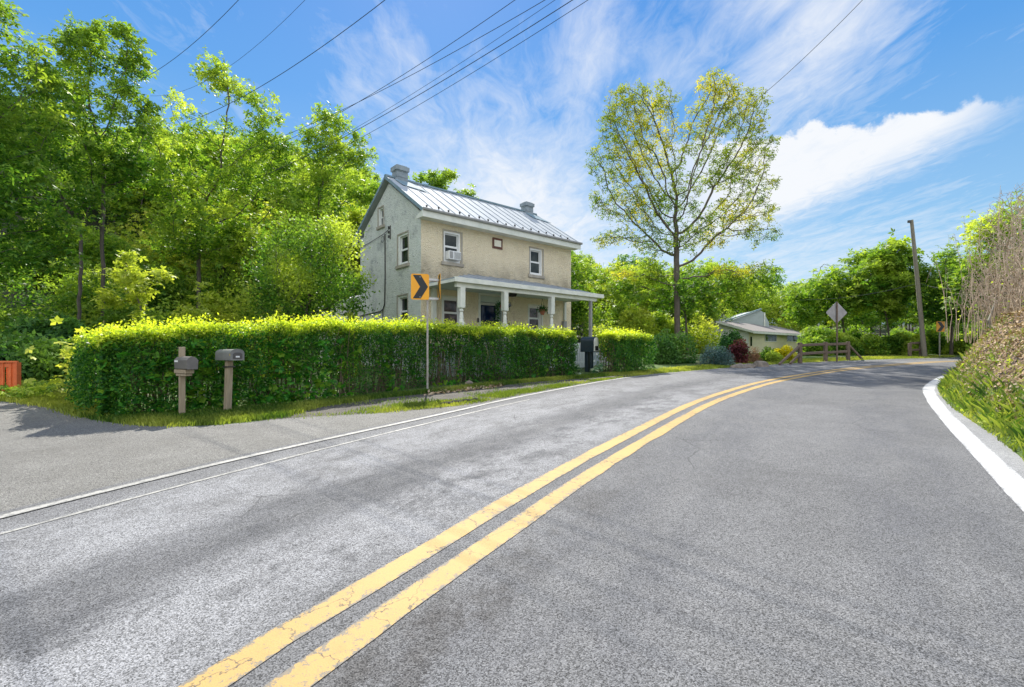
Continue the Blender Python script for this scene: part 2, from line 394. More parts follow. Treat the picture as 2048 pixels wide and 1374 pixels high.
M['plastic'] = simple('grey brown mailbox plastic', (.175, .16, .145), (.135, .125, .115), 6, .5, bump=.12, bscale=180)
M['plasticd'] = simple('darker mailbox door', (.10, .09, .085), (.075, .07, .065), 6, .5)
M['steelbox'] = simple('grey steel mailbox', (.19, .19, .18), (.25, .245, .23), 5, .45, .4)
M['blackp'] = simple('black green plastic', (.012, .024, .03), (.02, .035, .042), 4, .32)
M['blackin'] = simple('black hollow', (.006, .006, .006), None, 4, .9)
M['sticker'] = simple('white sticker', (.82, .82, .8), (.7, .7, .68), 30, .5)
M['yreflect'] = simple('yellow reflector', (.75, .5, .03), None, 30, .3)
M['signy'] = simple('amber sign sheeting', (.90, .40, .012), (.84, .36, .01), 3, .38)
M['signk'] = simple('black sign face', (.012, .014, .016), None, 3, .4)
M['alum'] = simple('aluminium', (.55, .55, .53), (.42, .41, .39), 8, .38, .8)
M['galv'] = simple('galvanised steel post', (.46, .45, .42), (.30, .27, .22), 10, .5, .5)
M['signback'] = simple('grey sign back', (.36, .36, .36), (.28, .28, .28), 5, .45, .5)
M['orange'] = simple('orange red painted wood', (.80, .19, .055), (.62, .13, .04), 5, .6, bump=.2, bscale=30)
M['terra'] = simple('terracotta pot', (.38, .14, .07), (.28, .10, .05), 9, .85)
M['rock'] = simple('grey brown boulder', (.30, .25, .20), (.14, .12, .10), 3.2, .92, bump=.9, bscale=11)
M['siding'] = simple('cream lap siding', (.74, .68, .45), (.68, .62, .41), 2, .6)
M['sidingw'] = simple('white lap siding', (.78, .77, .70), (.70, .70, .64), 2, .6)
M['sidingg'] = simple('grey siding', (.40, .45, .44), (.34, .39, .38), 2, .7)
M['shingle'] = simple('brown asphalt shingles', (.27, .245, .225), (.19, .17, .155), 16, .95, bump=.6, bscale=20, stretch=(1, 1, 3))
M['fencew'] = simple('white picket paint', (.74, .76, .76), (.62, .64, .64), 4, .6)
M['deckw'] = simple('grey painted boards', (.33, .33, .31), (.26, .26, .25), 6, .8)
M['tar'] = simple('broken tar', (.018, .017, .016), (.04, .038, .035), 9, .95, spec=.1)
M['wire'] = simple('black cable', (.03, .032, .035), None, 3, .5)
M['bark'] = simple('dark furrowed bark', (.075, .062, .048), (.15, .125, .10), 7, .95, bump=.9, bscale=16, stretch=(3, 3, .6))
M['barkp'] = simple('pale mottled bark', (.42, .40, .34), (.20, .18, .14), 4, .9, bump=.4, bscale=18)
M['stem'] = simple('hedge stems', (.10, .075, .05), (.20, .155, .10), 9, .9)
M['twig'] = simple('tan dead twigs', (.36, .28, .19), (.56, .46, .35), 3, .9)
M['litter'] = simple('dead leaf litter', (.34, .22, .13), (.17, .10, .06), 3, .9)
# foliage
M['lf_near'] = leafmat('maple green leaves', (.03, .10, .016), (.085, .21, .028), (.21, .35, .045), (.40, .48, .07), .45)
M['lf_mid'] = leafmat('spring green leaves', (.05, .14, .02), (.155, .29, .034), (.31, .43, .055), (.48, .54, .09), .46)
M['lf_yel'] = leafmat('yellow green leaves', (.11, .20, .02), (.27, .37, .04), (.44, .50, .065), (.58, .59, .11), .42)
M['lf_big'] = leafmat('olive and gold leaves', (.045, .11, .018), (.11, .22, .028), (.24, .31, .04), (.54, .48, .06), .42, .75, spec=.05)
M['lf_dark'] = leafmat('deep green leaves', (.014, .065, .022), (.035, .13, .035), (.085, .21, .05), (.24, .38, .06), .36)
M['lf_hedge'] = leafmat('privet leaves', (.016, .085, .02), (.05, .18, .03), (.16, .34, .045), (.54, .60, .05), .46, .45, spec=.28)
M['lf_vine'] = leafmat('vine leaves', (.025, .13, .02), (.045, .22, .025), (.10, .33, .035), (.38, .48, .04), .45)
M['lf_blue'] = leafmat('blue spruce needles', (.035, .085, .085), (.08, .16, .16), (.16, .26, .26), (.3, .4, .38), .15, .6)
M['lf_red'] = leafmat('purple red maple leaves', (.025, .008, .012), (.07, .016, .025), (.17, .04, .05), (.36, .12, .12), .35)
M['lf_gold'] = leafmat('golden shrub leaves', (.30, .30, .01), (.50, .46, .012), (.68, .60, .015), (.8, .7, .03), .35)
M['lf_hosta'] = leafmat('variegated hosta leaves', (.05, .14, .06), (.10, .22, .11), (.35, .45, .30), (.5, .55, .4), .25)
M['grass'] = leafmat('grass blades', (.04, .10, .016), (.085, .17, .022), (.19, .27, .045), (.44, .46, .09), .35)
M['dryg'] = leafmat('dry leaf litter', (.13, .08, .045), (.36, .25, .15), (.60, .46, .31), (.72, .62, .46), .1, .9)
M['lf_rust'] = leafmat('rusty seed heads', (.20, .10, .06), (.33, .18, .11), (.45, .28, .19), (.5, .4, .3), .2, .9)

# ------------------------------------------------------------------ foliage builders
def unit(a): return a / np.maximum(np.linalg.norm(a, axis=1, keepdims=True), 1e-9)
def leaves(pos, size, young=None, aspect=.55, up=.35, flat=0., fold=.12):
    """one folded diamond per position"""
    n = len(pos); size = np.broadcast_to(size, (n,)) * rng.uniform(.7, 1.25, n)
    dr = rng.normal(size=(n, 3)); dr[:, 2] = dr[:, 2] * (1 - flat) + up * rng.uniform(-.5, 1, n); dr = unit(dr)
    nr = rng.normal(size=(n, 3)); nr[:, 2] += .9; sd_ = unit(np.cross(dr, nr)); nn = np.cross(sd_, dr)
    L = size[:, None]
    v0 = pos; v2 = pos + dr * L
    v1 = pos + dr * L * .45 + sd_ * L * aspect * .5 + nn * L * fold; v3 = pos + dr * L * .45 - sd_ * L * aspect * .5 + nn * L * fold
    V = np.stack([v0, v1, v2, v3], 1).reshape(-1, 3); Q = np.arange(4 * n).reshape(n, 4)
    y = np.zeros(n) if young is None else young
    return V, Q, np.repeat(y, 4)
def clusters(pos, size, young=None, k=5, aspect=.42, droop=.25):
    """star of k leaflets per position"""
    n = len(pos); sz = np.broadcast_to(size, (n,)) * rng.uniform(.7, 1.25, n)
    ax = rng.normal(size=(n, 3)) * .55; ax[:, 2] += .9; ax = unit(ax)
    a = unit(np.cross(ax, rng.normal(size=(n, 3)))); b = np.cross(ax, a)
    Vs, y = [], (np.zeros(n) if young is None else young)
    for i in range(k):
        q = 2 * math.pi * i / k + rng.uniform(-.3, .3, n)
        dr = unit(a * np.cos(q)[:, None] + b * np.sin(q)[:, None] - ax * (droop * rng.uniform(0, 2, n))[:, None])
        s_ = unit(np.cross(dr, ax)); L = (sz * rng.uniform(.75, 1.1, n))[:, None]
        m_ = pos + dr * L * .55 + ax * L * .06
        Vs.append(np.stack([pos, m_ + s_ * L * aspect * .5, pos + dr * L, m_ - s_ * L * aspect * .5], 1))
    V = np.stack(Vs, 1).reshape(-1, 3); Q = np.arange(len(V)).reshape(-1, 4)
    return V, Q, np.repeat(y, 4 * k)

def grow(base, trunk, ells, natt, step=.5, kill=1.0, infl=6, seed=1, iters=90, jit=.15, gaps=.2):
    """space colonisation: returns nodes, parents"""
    r = np.random.default_rng(seed); A = []
    vol = np.array([e[3] * e[4] * e[5] for e in ells]); vol = vol / vol.sum()
    for e, f in zip(ells, vol):
        n = int(natt * f); p = unit(r.normal(size=(n, 3))) * (r.uniform(size=(n, 1)) ** (1 / 2.4))
        A.append(np.array(e[:3]) + p * np.array(e[3:6]))
    A = np.concatenate(A)
    sp_ = A.max(0) - A.min(0); fq_ = 9.0 / max(sp_.max(), 1e-3); nz = np.zeros(len(A))
    if gaps:
        for _ in range(8): nz += np.sin(A @ (r.normal(size=3) * fq_) + r.uniform(0, 6.28))
        A = A[nz > np.quantile(nz, gaps)]
    N = [np.array(base, float)]; par = [-1]
    for p in trunk:
        p = np.array(p, float); k = max(1, int(np.linalg.norm(p - N[-1]) / step)); s0 = N[-1].copy()
        for i in range(1, k + 1):
            N.append(s0 + (p - s0) * i / k + r.normal(size=3) * (.04 * step if i < k else 0)); par.append(len(N) - 2)
    near = np.full(len(A), 1e9); idx = np.zeros(len(A), int); fresh = 0; alive = np.ones(len(A), bool)
    for _ in range(iters):
        NA = np.array(N[fresh:]);
        if len(NA) == 0: break
        for c0 in range(0, len(NA), 256):
            D = np.linalg.norm(A[:, None, :] - NA[None, c0:c0 + 256], axis=2); j = D.argmin(1); dm = D[np.arange(len(A)), j]
            u = dm < near; near[u] = dm[u]; idx[u] = fresh + c0 + j[u]
        alive &= near > kill; fresh = len(N)
        act = alive & (near < infl)
        if not act.any(): break
        ids = np.unique(idx[act]); AN = np.array(N)
        for i in ids:
            m_ = act & (idx == i); dv = unit(A[m_] - AN[i]).sum(0); dv = dv / (np.linalg.norm(dv) + 1e-9)
            dv = dv + r.normal(size=3) * jit + np.array([0, 0, .08]); dv /= np.linalg.norm(dv)
            N.append(AN[i] + dv * step); par.append(int(i))
    return np.array(N), np.array(par)
def radii(N, par, tip=.012, ex=2.3):
    r = np.zeros(len(N)); ch = np.zeros(len(N), int)
    for i in range(len(N) - 1, -1, -1):
        if ch[i] == 0: r[i] = tip ** ex
        if par[i] >= 0: r[par[i]] += r[i]; ch[par[i]] += 1
    return r ** (1 / ex), ch
def wood(N, par, rad, seg=6, rmax=None):
    kids = [[] for _ in N]
    for i, p in enumerate(par):
        if p >= 0: kids[p].append(i)
    mb = MB(); V = []; Q = []; vo = 0
    starts = [(0, None)]
    while starts:
        s0, pr = starts.pop(); ch = [pr, s0] if pr is not None else [s0]; cur = s0
        while kids[cur]:
            ks = sorted(kids[cur], key=lambda k: -rad[k])
            for k in ks[1:]: starts.append((k, cur))
            cur = ks[0]; ch.append(cur)
        if len(ch) < 2: continue
        pts = N[ch]; rr = rad[ch].copy()
        if pr is not None: rr[0] = min(rr[0], rr[1] * 1.25)
        t = np.gradient(pts, axis=0); t = unit(t); n = seg if rr[0] > .05 else (4 if rr[0] > .02 else 3)
        a = np.cross(t, [0.3, 1, .2]); a = unit(a); b = np.cross(t, a)
        q = np.arange(n) * 2 * math.pi / n
        ring = pts[:, None] + (a[:, None] * np.cos(q)[None, :, None] + b[:, None] * np.sin(q)[None, :, None]) * rr[:, None, None]
        V.append(ring.reshape(-1, 3)); m_ = len(pts)
        i0 = (np.arange(m_ - 1)[:, None] * n + np.arange(n)[None]); i1 = (np.arange(m_ - 1)[:, None] * n + (np.arange(n)[None] + 1) % n)
        Q.append(np.stack([i0, i1, i1 + n, i0 + n], 2).reshape(-1, 4) + vo); vo += m_ * n
    return np.concatenate(V), np.concatenate(Q)

def clump_young(pos, scale=1.0, amt=.5, seed=0):
    """smooth pseudo noise 0..1 so that whole sprays of fresh leaves come out lighter"""
    r = np.random.default_rng(seed); s_ = np.zeros(len(pos))
    for _ in range(7):
        k = r.normal(size=3) * scale * 2; s_ += np.sin(pos @ k + r.uniform(0, 6.28))
    return np.clip((s_ / 3 + .1) * amt, 0, 1)

def tree(name, label, cat, base, trunk, ells, natt=900, nleaf=3000, lsize=.22, leafm='lf_mid', barkm='bark', step=.45, kill=.8,
         tip=.012, seed=1, kind='cluster', k=5, spread=.35, gaps=.2, group=None, trunk_scale=1.0, young=.5, ex=2.3, top_young=.25, link=True, terminal=.05, aspect=.45):
    N, par = grow(base, trunk, ells, natt, step, kill, 7, seed, gaps=gaps)
    rad, ch = radii(N, par, tip, ex); rad = rad * trunk_scale
    rad[:3] *= np.array([1.35, 1.15, 1.05])[:len(rad[:3])]
    Vw, Qw = wood(N, par, rad)
    cand = np.where((rad < terminal) & (np.arange(len(N)) > len(N) * .02))[0]
    wgt = np.where(ch[cand] == 0, 3.0, 1.0); wgt /= wgt.sum()
    r = np.random.default_rng(seed + 50)
    sel = r.choice(cand, nleaf, p=wgt); pos = N[sel] + r.normal(size=(nleaf, 3)) * spread * np.array([1, 1, .8])
    zt = N[:, 2].max(); zb = N[cand, 2].min()
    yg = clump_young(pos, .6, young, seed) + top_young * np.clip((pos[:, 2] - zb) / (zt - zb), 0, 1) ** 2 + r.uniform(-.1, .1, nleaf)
    yg = np.clip(yg, 0, 1)
    V, Q, y = clusters(pos, lsize, yg, k, aspect) if kind == 'cluster' else leaves(pos, lsize, yg, aspect + .1)
    b = np.array(base, float)
    o = empty(name, tuple(b)); tag(o, label, cat, group)
    put('trunk', npmesh('trunk', Vw - b, Qw, smooth=True), M[barkm], o)
    put('crown', npmesh('crown', V - b, Q, y), M[leafm], o)
    return o

def ptree(name, label, cat, dist, base_px, crowns, extra_trunk=(), **kw):
    """tree standing on the terrain at the given distance; crowns = (px, py, half width px, half height px[, depth factor]) measured at that distance"""
    bx = (base_px - 1024) / F * dist; bz = Hf(bx, dist)
    ells = []
    for c in crowns:
        p = P(c[0], c[1], dist + (c[4] if len(c) > 4 else 0)); s_ = dist / F
        ells.append((p.x, p.y, p.z, c[2] * s_, c[2] * s_ * .9, c[3] * s_))
    tr = [tuple(P(q[0], q[1], dist)) for q in extra_trunk]
    return tree(name, label, cat, (bx, dist, bz - .1), tr, ells, **kw)

def bush(name, label, cat, c, rx, ry, rz, n, size, leafm, young=.3, kind='leaf', lumps=9, stems=7, group=None, stemm='stem', top=.4, seed=0, k=5, aspect=.55, cone=0.):
    """dense shrub: leaves through the outer half of a lumpy body, stems inside; c = ground centre"""
    r = np.random.default_rng(seed + 11); c = np.array(c, float)
    lc = unit(r.normal(size=(lumps, 3))) * r.uniform(.35, .68, (lumps, 1)); lc[:, 2] = np.abs(lc[:, 2]) * .8
    pick = r.integers(0, lumps, n); p = unit(r.normal(size=(n, 3))) * (r.uniform(.55, 1, (n, 1)) ** .6) * r.uniform(.42, .55, (lumps, 1))[pick]
    q = lc[pick] + p; q[:, 2] = np.maximum(q[:, 2], -.02 + .1 * r.uniform(size=n))
    if cone: q[:, :2] *= (1 - cone * np.clip(q[:, 2:3], 0, 1))
    pos = q * np.array([rx, ry, rz])
    yg = np.clip(clump_young(pos, .9, young, seed) + top * np.clip(q[:, 2] - .45, 0, 1) * 1.6, 0, 1)
    V, Q, y = leaves(pos, size, yg, aspect) if kind == 'leaf' else clusters(pos, size, yg, k)
    o = empty(name, tuple(c)); tag(o, label, cat, group)
    mb = MB()
    for i in range(stems):
        e = lc[i % lumps] * np.array([rx, ry, rz]) + r.normal(size=3) * .1
        mb.tube([(e[0] * .12, e[1] * .12, -.05), (e[0] * .5, e[1] * .5, e[2] * .55), tuple(e)], [.03, .022, .01], 5)
    mb.build('stem', M[stemm], o); put('foliage', npmesh('foliage', V, Q, y), M[leafm], o)
    return o

def blades(pos, h, young=None, lean=.5, wd=.012):
    n = len(pos); h = np.broadcast_to(h, (n,)) * rng.uniform(.5, 1.3, n)
    a = rng.uniform(0, 2 * math.pi, n); o = np.stack([np.cos(a), np.sin(a), np.zeros(n)], 1)
    s_ = np.stack([-np.sin(a), np.cos(a), np.zeros(n)], 1) * (wd * (.6 + h / h.mean() * .4))[:, None]
    ln = (lean * rng.uniform(.2, 1, n) * h)[:, None]; up = np.zeros((n, 3)); up[:, 2] = 1
    mid = pos + up * h[:, None] * .6 + o * ln * .35; tipv = pos + up * h[:, None] * .95 + o * ln
    V = np.stack([pos - s_, pos + s_, mid + s_ * .7, tipv, tipv, mid - s_ * .7], 1)
    V = np.stack([pos - s_, pos + s_, tipv, mid - s_ * .5], 1).reshape(-1, 3)
    y = np.zeros(n) if young is None else young
    return V, np.arange(4 * n).reshape(n, 4), np.repeat(y, 4)

# ------------------------------------------------------------------ setting: terrain, road, markings
def curve(pts, step=.4):
    """Catmull-Rom through points, resampled"""
    P_ = [np.array(p[:2], float) for p in pts]; P_ = [2 * P_[0] - P_[1]] + P_ + [2 * P_[-1] - P_[-2]]
    out = []
    for i in range(1, len(P_) - 2):
        a, b, c, d_ = P_[i - 1], P_[i], P_[i + 1], P_[i + 2]; n = max(2, int(np.linalg.norm(c - b) / step))
        for k in range(n):
            t = k / n; out.append(.5 * ((2 * b) + (c - a) * t + (2 * a - 5 * b + 4 * c - d_) * t * t + (3 * b - a - 3 * c + d_) * t ** 3))
    out.append(P_[-2]); o = np.array(out)
    for _ in range(6): o[1:-1] = (o[:-2] + 2 * o[1:-1] + o[2:]) / 4
    return o
def normals(c): t = np.gradient(c, axis=0); t = unit(t); return np.stack([t[:, 1], -t[:, 0]], 1)   # to the right of travel
def strip(name, c, off0, off1, lift, mat, jag=0):
    n = normals(c); m_ = len(c); fr = np.array([0, .18, .5, .82, 1.0]); jj = np.zeros((m_, 5)); jj[:, 0] = rng.normal(size=m_) * jag; jj[:, 4] = rng.normal(size=m_) * jag
    off = off0 + (off1 - off0) * fr[None] + jj; XY = c[:, None] + n[:, None] * off[:, :, None]; XY = XY.reshape(-1, 2)
    i, j = np.meshgrid(np.arange(m_ - 1), np.arange(4), indexing='ij'); b0 = (i * 5 + j).ravel()
    me = npmesh(name, np.column_stack([XY, SL * XY[:, 1] + lift]), np.stack([b0, b0 + 1, b0 + 6, b0 + 5], 1))
    a_ = me.attributes.new('rim', 'FLOAT', 'POINT'); a_.data.foreach_set('value', np.tile(np.abs(fr * 2 - 1), m_).astype(np.float32))
    o = put(name, me, M[mat]); tag(o, kind='structure'); return o
def strip_old(name, c, off0, off1, lift, mat, jag=0):
    n = normals(c); j0 = rng.normal(size=(len(c), 1)) * jag; j1 = rng.normal(size=(len(c), 1)) * jag
    a = c + n * (off0 + j0); b = c + n * (off1 + j1)
    V = np.concatenate([a, b]); V = np.column_stack([V, SL * V[:, 1] + lift]); m_ = len(c); i = np.arange(m_ - 1)
    o = put(name, npmesh(name, V, np.stack([i + m_, i + m_ + 1, i + 1, i], 1)), M[mat]); tag(o, kind='structure'); return o

cen_px = [(498, 1374), (632, 1281), (794, 1180), (1048, 1010), (1165, 938), (1293, 866), (1400, 809), (1460, 787), (1537, 764.5), (1622, 749), (1691, 739.3), (1759, 732.4), (1827, 727.4), (1905, 723)]
cen = [G(*p) for p in cen_px]; d0 = (cen[1] - cen[0]).normalized()
cen = [cen[0] - d0 * 12, cen[0] - d0 * 6] + cen + [Vector((30, 25.0, 0)), Vector((45, 27.5, 0)), Vector((75, 29.5, 0))]
CEN = curve(cen)
lft_px = [(0, 1037.7), (136.7, 1003.6), (341.8, 950.6), (512.7, 911.3), (700, 869.5), (888, 829), (990.5, 805), (1110, 781), (1247, 757), (1349, 746.3), (1469, 736.3), (1588, 727.7), (1691, 722.6), (1793, 718.8), (1905, 716)]
lft = [G(*p) for p in lft_px]; d0 = (lft[1] - lft[0]).normalized()
lft = [lft[0] - d0 * 12, lft[0] - d0 * 6] + lft + [Vector((31, 28.6, 0)), Vector((45, 31, 0)), Vector((75, 33, 0))]
LFT = curve(lft)
old_px = [(0, 1072), (153.8, 1029), (341.8, 979.6), (512.7, 933.5), (700, 887), (850, 849), (990, 816), (1060, 800)]
old = [G(*p) for p in old_px]; d0 = (old[1] - old[0]).normalized(); old = [old[0] - d0 * 6] + old
OLD = curve(old)
rin = [G(*p) for p in [(2024.7, 1000), (1951.9, 917.5), (1893.6, 853.4), (1858.7, 809.7), (1845, 780.6), (1850, 771.8), (1873, 757), (1896.5, 749.5)]]
rout = [G(*p) for p in [(2048, 926), (1995.6, 882.5), (1952, 850.5), (1911, 824), (1888, 804), (1876, 780.6), (1879, 766), (1899.5, 751.5), (1915, 741)]]
d0 = (rin[1] - rin[0]).normalized(); rin = [rin[0] - d0 * 12, rin[0] - d0 * 5] + rin + [Vector((18.3, 18.0, 0)), Vector((23, 20.6, 0)), Vector((30, 22.4, 0)), Vector((45, 24.8, 0)), Vector((75, 26.8, 0))]
d0 = (rout[1] - rout[0]).normalized(); rout = [rout[0] - d0 * 13, rout[0] - d0 * 5] + rout + [Vector((21.6, 19.5, 0)), Vector((30, 21.9, 0)), Vector((45, 24.2, 0)), Vector((75, 26.2, 0))]
RIN, ROUT = curve(rin), curve(rout)

xs = np.unique(np.concatenate([np.arange(-160, -40, 5), np.arange(-40, 46, 1.0), np.arange(46, 170, 5)]))
ys = np.unique(np.concatenate([np.arange(-40, -8, 4), np.arange(-8, 60, 1.0), np.arange(60, 220, 5)]))
XX, YY = np.meshgrid(xs, ys); ZZ = H(XX, YY)
i, j = np.meshgrid(np.arange(len(xs) - 1), np.arange(len(ys) - 1)); b0 = (j * len(xs) + i).ravel()
put('ground', npmesh('ground', np.stack([XX, YY, ZZ], 2).reshape(-1, 3), np.stack([b0, b0 + 1, b0 + 1 + len(xs), b0 + len(xs)], 1), smooth=True), M['ground'])['kind'] = 'structure'

def resamp(c, n):
    s_ = np.concatenate([[0], np.cumsum(np.linalg.norm(np.diff(c, axis=0), axis=1))]); q = np.linspace(0, s_[-1], n)
    return np.stack([np.interp(q, s_, c[:, 0]), np.interp(q, s_, c[:, 1])], 1)
# the road between its two edges, with a slightly ragged margin
LE = LFT - normals(LFT) * (.16 + rng.normal(size=(len(LFT), 1)) * .008); RE = ROUT
poly = np.concatenate([LE, RE[::-1]])
tri = tessellate_polygon([[Vector((p[0], p[1], 0)) for p in poly]])
def sheet(name, poly, lift, mat):
    tr = tessellate_polygon([[Vector((p[0], p[1], 0)) for p in poly]])
    V = np.column_stack([np.array(poly)[:, :2], SL * np.array(poly)[:, 1] + lift]); T = np.array(tr)
    a, b, c = V[T[:, 0]], V[T[:, 1]], V[T[:, 2]]; flip = np.cross(b - a, c - a)[:, 2] < 0; T[flip] = T[flip][:, ::-1]
    o = put(name, npmesh(name, V, T), M[mat]); tag(o, kind='structure'); return o
nst, ncol = 260, 15
la, ra = resamp(LE, nst), resamp(RE, nst); fq = np.linspace(0, 1, ncol)[None, :, None]
GR = (la[:, None] * (1 - fq) + ra[:, None] * fq).reshape(-1, 2)
DD = np.linalg.norm(GR[:, None] - CEN[None], axis=2); ii = DD.argmin(1); nC = normals(CEN)
acr = ((GR - CEN[ii]) * nC[ii]).sum(1); sC = np.concatenate([[0], np.cumsum(np.linalg.norm(np.diff(CEN, axis=0), axis=1))]); tC = np.stack([-nC[:, 1], nC[:, 0]], 1)
alg = sC[ii] + ((GR - CEN[ii]) * tC[ii]).sum(1)
i, j = np.meshgrid(np.arange(nst - 1), np.arange(ncol - 1), indexing='ij'); b0 = (i * ncol + j).ravel()
me = npmesh('road', np.column_stack([GR, SL * GR[:, 1] + .012]), np.stack([b0, b0 + 1, b0 + 1 + ncol, b0 + ncol], 1))
for nm_, ar in (('across', acr), ('along', alg)):
    a_ = me.attributes.new(nm_, 'FLOAT', 'POINT'); a_.data.foreach_set('value', ar.astype(np.float32))
put('road', me, M['road'])['kind'] = 'structure'
# paved pull-off / driveway mouth left of the road
bpx = [(0, 803), (49, 810), (109, 817), (141, 829), (166, 836), (215, 845), (273, 852), (352, 856), (440, 852), (500, 845), (560, 838), (640, 833), (690, 831), (760, 827), (900, 816), (1000, 800)]
B = [G(*p) for p in bpx]; B = [Vector((-30, 10.6, 0)), Vector((-18, 10.9, 0))] + B
Bc = curve(B, .25)[:, :2]; Bc = Bc + rng.normal(size=Bc.shape) * .018
m_ = LFT[(LFT[:, 1] < Bc[-1][1])]
poly2 = np.concatenate([Bc, (m_ + normals(m_) * .05)[::-1], [[-30, -6]]])
sheet('driveway', poly2, .008, 'pull')
gpx = [(520, 842), (600, 826), (640, 814), (750, 797.5), (905, 782), (1050, 765), (1150, 758), (1235, 750.5), (1345, 745.2), (1247, 754), (1110, 777), (1000, 799), (905, 817), (800, 826), (690, 832), (600, 838)]
gp = curve([G(*p) for p in gpx] + [G(*gpx[0])], .25)[:-1, :2]; gp = gp + rng.normal(size=gp.shape) * .02
sheet('gravel_path', gp, .004, 'gravel')
strip('yellow_line_left', CEN, -.245, -.068, .016, 'yellow', .004); strip('yellow_line_right', CEN, .068, .245, .016, 'yellow', .005)
strip('white_edge_line', LFT, -.04, .06, .020, 'oldwhite', .003)
strip('old_white_edge_line', OLD, -.026, .026, .016, 'oldwhite', .006)
strip('road_edge', RIN, .205, .48, .0145, 'edge', .012)
strip('inner_white_edge_line', RIN, -.01, .225, .016, 'white', .004)

# ------------------------------------------------------------------ bank on the inside of the bend
m_ = ROUT[(ROUT[:, 0] < 40)]; nb = normals(m_)
qs = np.array([-.06, 0, .08, .18, .3, .45, .6, .8, 1, 1.2, 1.4, 1.6, 1.85, 2.1, 2.4, 2.8, 3.3, 4, 5, 6.5, 8.5])
def bank_h(q, yy):
    s1 = .85 + .80 * sstep(yy, 6.5, 12.5); q0 = .42 - .27 * sstep(yy, 7, 12)
    h1 = np.where(q < q0, .3 * q, .3 * q0 + s1 * (q - q0)); k1 = .3 * q0 + s1 * (1.2 - q0)
    return np.where(q < 1.2, h1, k1 + (q - 1.2) * .28)
def bank_pt(k, q, nz=True):
    """k float index along the foot, q distance away from it"""
    i0 = np.clip(k.astype(int), 0, len(m_) - 2); f = (k - i0)[:, None]
    p = m_[i0] * (1 - f) + m_[i0 + 1] * f; nn = nb[i0] * (1 - f) + nb[i0 + 1] * f; xy = p + nn * q[:, None]
    h = bank_h(q, p[:, 1])
    wob = (np.sin(xy[:, 0] * 2.1 + xy[:, 1] * 1.3) * .10 + np.sin(xy[:, 0] * 5.3 - xy[:, 1] * 4.1) * .05 + np.sin(xy[:, 1] * 9.7 + xy[:, 0] * 3) * .025) * np.clip(q / .9, 0, 1)
    return np.column_stack([xy, SL * p[:, 1] + .006 + h * (1 + .0 * wob) + wob])
kk, qq = np.meshgrid(np.arange(len(m_)), qs, indexing='ij')
VB = bank_pt(np.clip(kk.ravel().astype(float), 0, len(m_) - 1.001), qq.ravel())
VB[qq.ravel() < 0, 2] -= .05
i, j = np.meshgrid(np.arange(len(m_) - 1), np.arange(len(qs) - 1), indexing='ij'); b0 = (i * len(qs) + j).ravel(); w_ = len(qs)
put('bank', npmesh('bank', VB, np.stack([b0, b0 + w_, b0 + w_ + 1, b0 + 1], 1), smooth=True), M['bank'])['kind'] = 'structure'
sel = np.where((m_[:, 1] > 1) & (m_[:, 1] < 24))[0]; k0, k1 = sel[0], sel[-1]
# low grass and weeds, tall grass, dead leaves on the bank
n = 15000; kq = rng.uniform(k0, k1, n); q = rng.uniform(-.03, 1, n) ** 1.0 * 1.25 + .0; q = np.abs(q)
pos = bank_pt(kq, q); V, Q, y = blades(pos, .085, np.clip(clump_young(pos, 1.5, .6, 3) + .15, 0, 1), .9, .009)
tag(put('bank_grass', npmesh('bank_grass', V, Q, y), M['grass']), 'short weedy grass along the foot of the right bank beside the white line', 'grass', kind='stuff')
n = 7500; kq = rng.uniform(k0, k1, n); q = np.abs(.08 + .62 * rng.uniform(0, 1, n) ** 1.2); pos = bank_pt(kq, q); pos = pos[clump_young(pos, 1.3, 1, 31) + rng.uniform(0, .25, len(pos)) > .22]
V, Q, y = blades(pos, .21, np.clip(rng.uniform(-.2, .6, len(pos)), 0, 1), 1.1, .0032)
tag(put('tall_grass', npmesh('tall_grass', V, Q, y), M['grass']), 'tall green grass tufts growing up the right-hand bank', 'grass', kind='stuff')
n = 42000; kq = rng.uniform(k0, k1, n); q = .32 + 2.2 * rng.uniform(0, 1, n) ** .8; pos = bank_pt(kq, q); pos[:, 2] += rng.uniform(0, .06, n)
V, Q, y = leaves(pos, .075, np.clip(rng.uniform(-.5, .6, n), 0, 1), .6, .15, .5, .2)
tag(put('leaf_litter', npmesh('leaf_litter', V, Q, y), M['dryg']), 'brown dead leaves and debris covering the upper right bank', 'leaf litter', kind='stuff')
n = 3000; kq = rng.uniform(k0, k1, n); q = .05 + .85 * rng.uniform(0, 1, n); pos = bank_pt(kq, q); pos[:, 2] += rng.uniform(.01, .07, n)
kp = clump_young(pos, 2.2, 1, 9) > .25; pos = pos[kp]
V, Q, y = clusters(pos, .05, np.clip(rng.uniform(0, 1, len(pos)), 0, 1), 4, .7)
tag(put('bank_weeds', npmesh('bank_weeds', V, Q, y), M['lf_mid']), 'small broad-leaved weeds creeping over the lower right bank', 'weeds', kind='stuff')

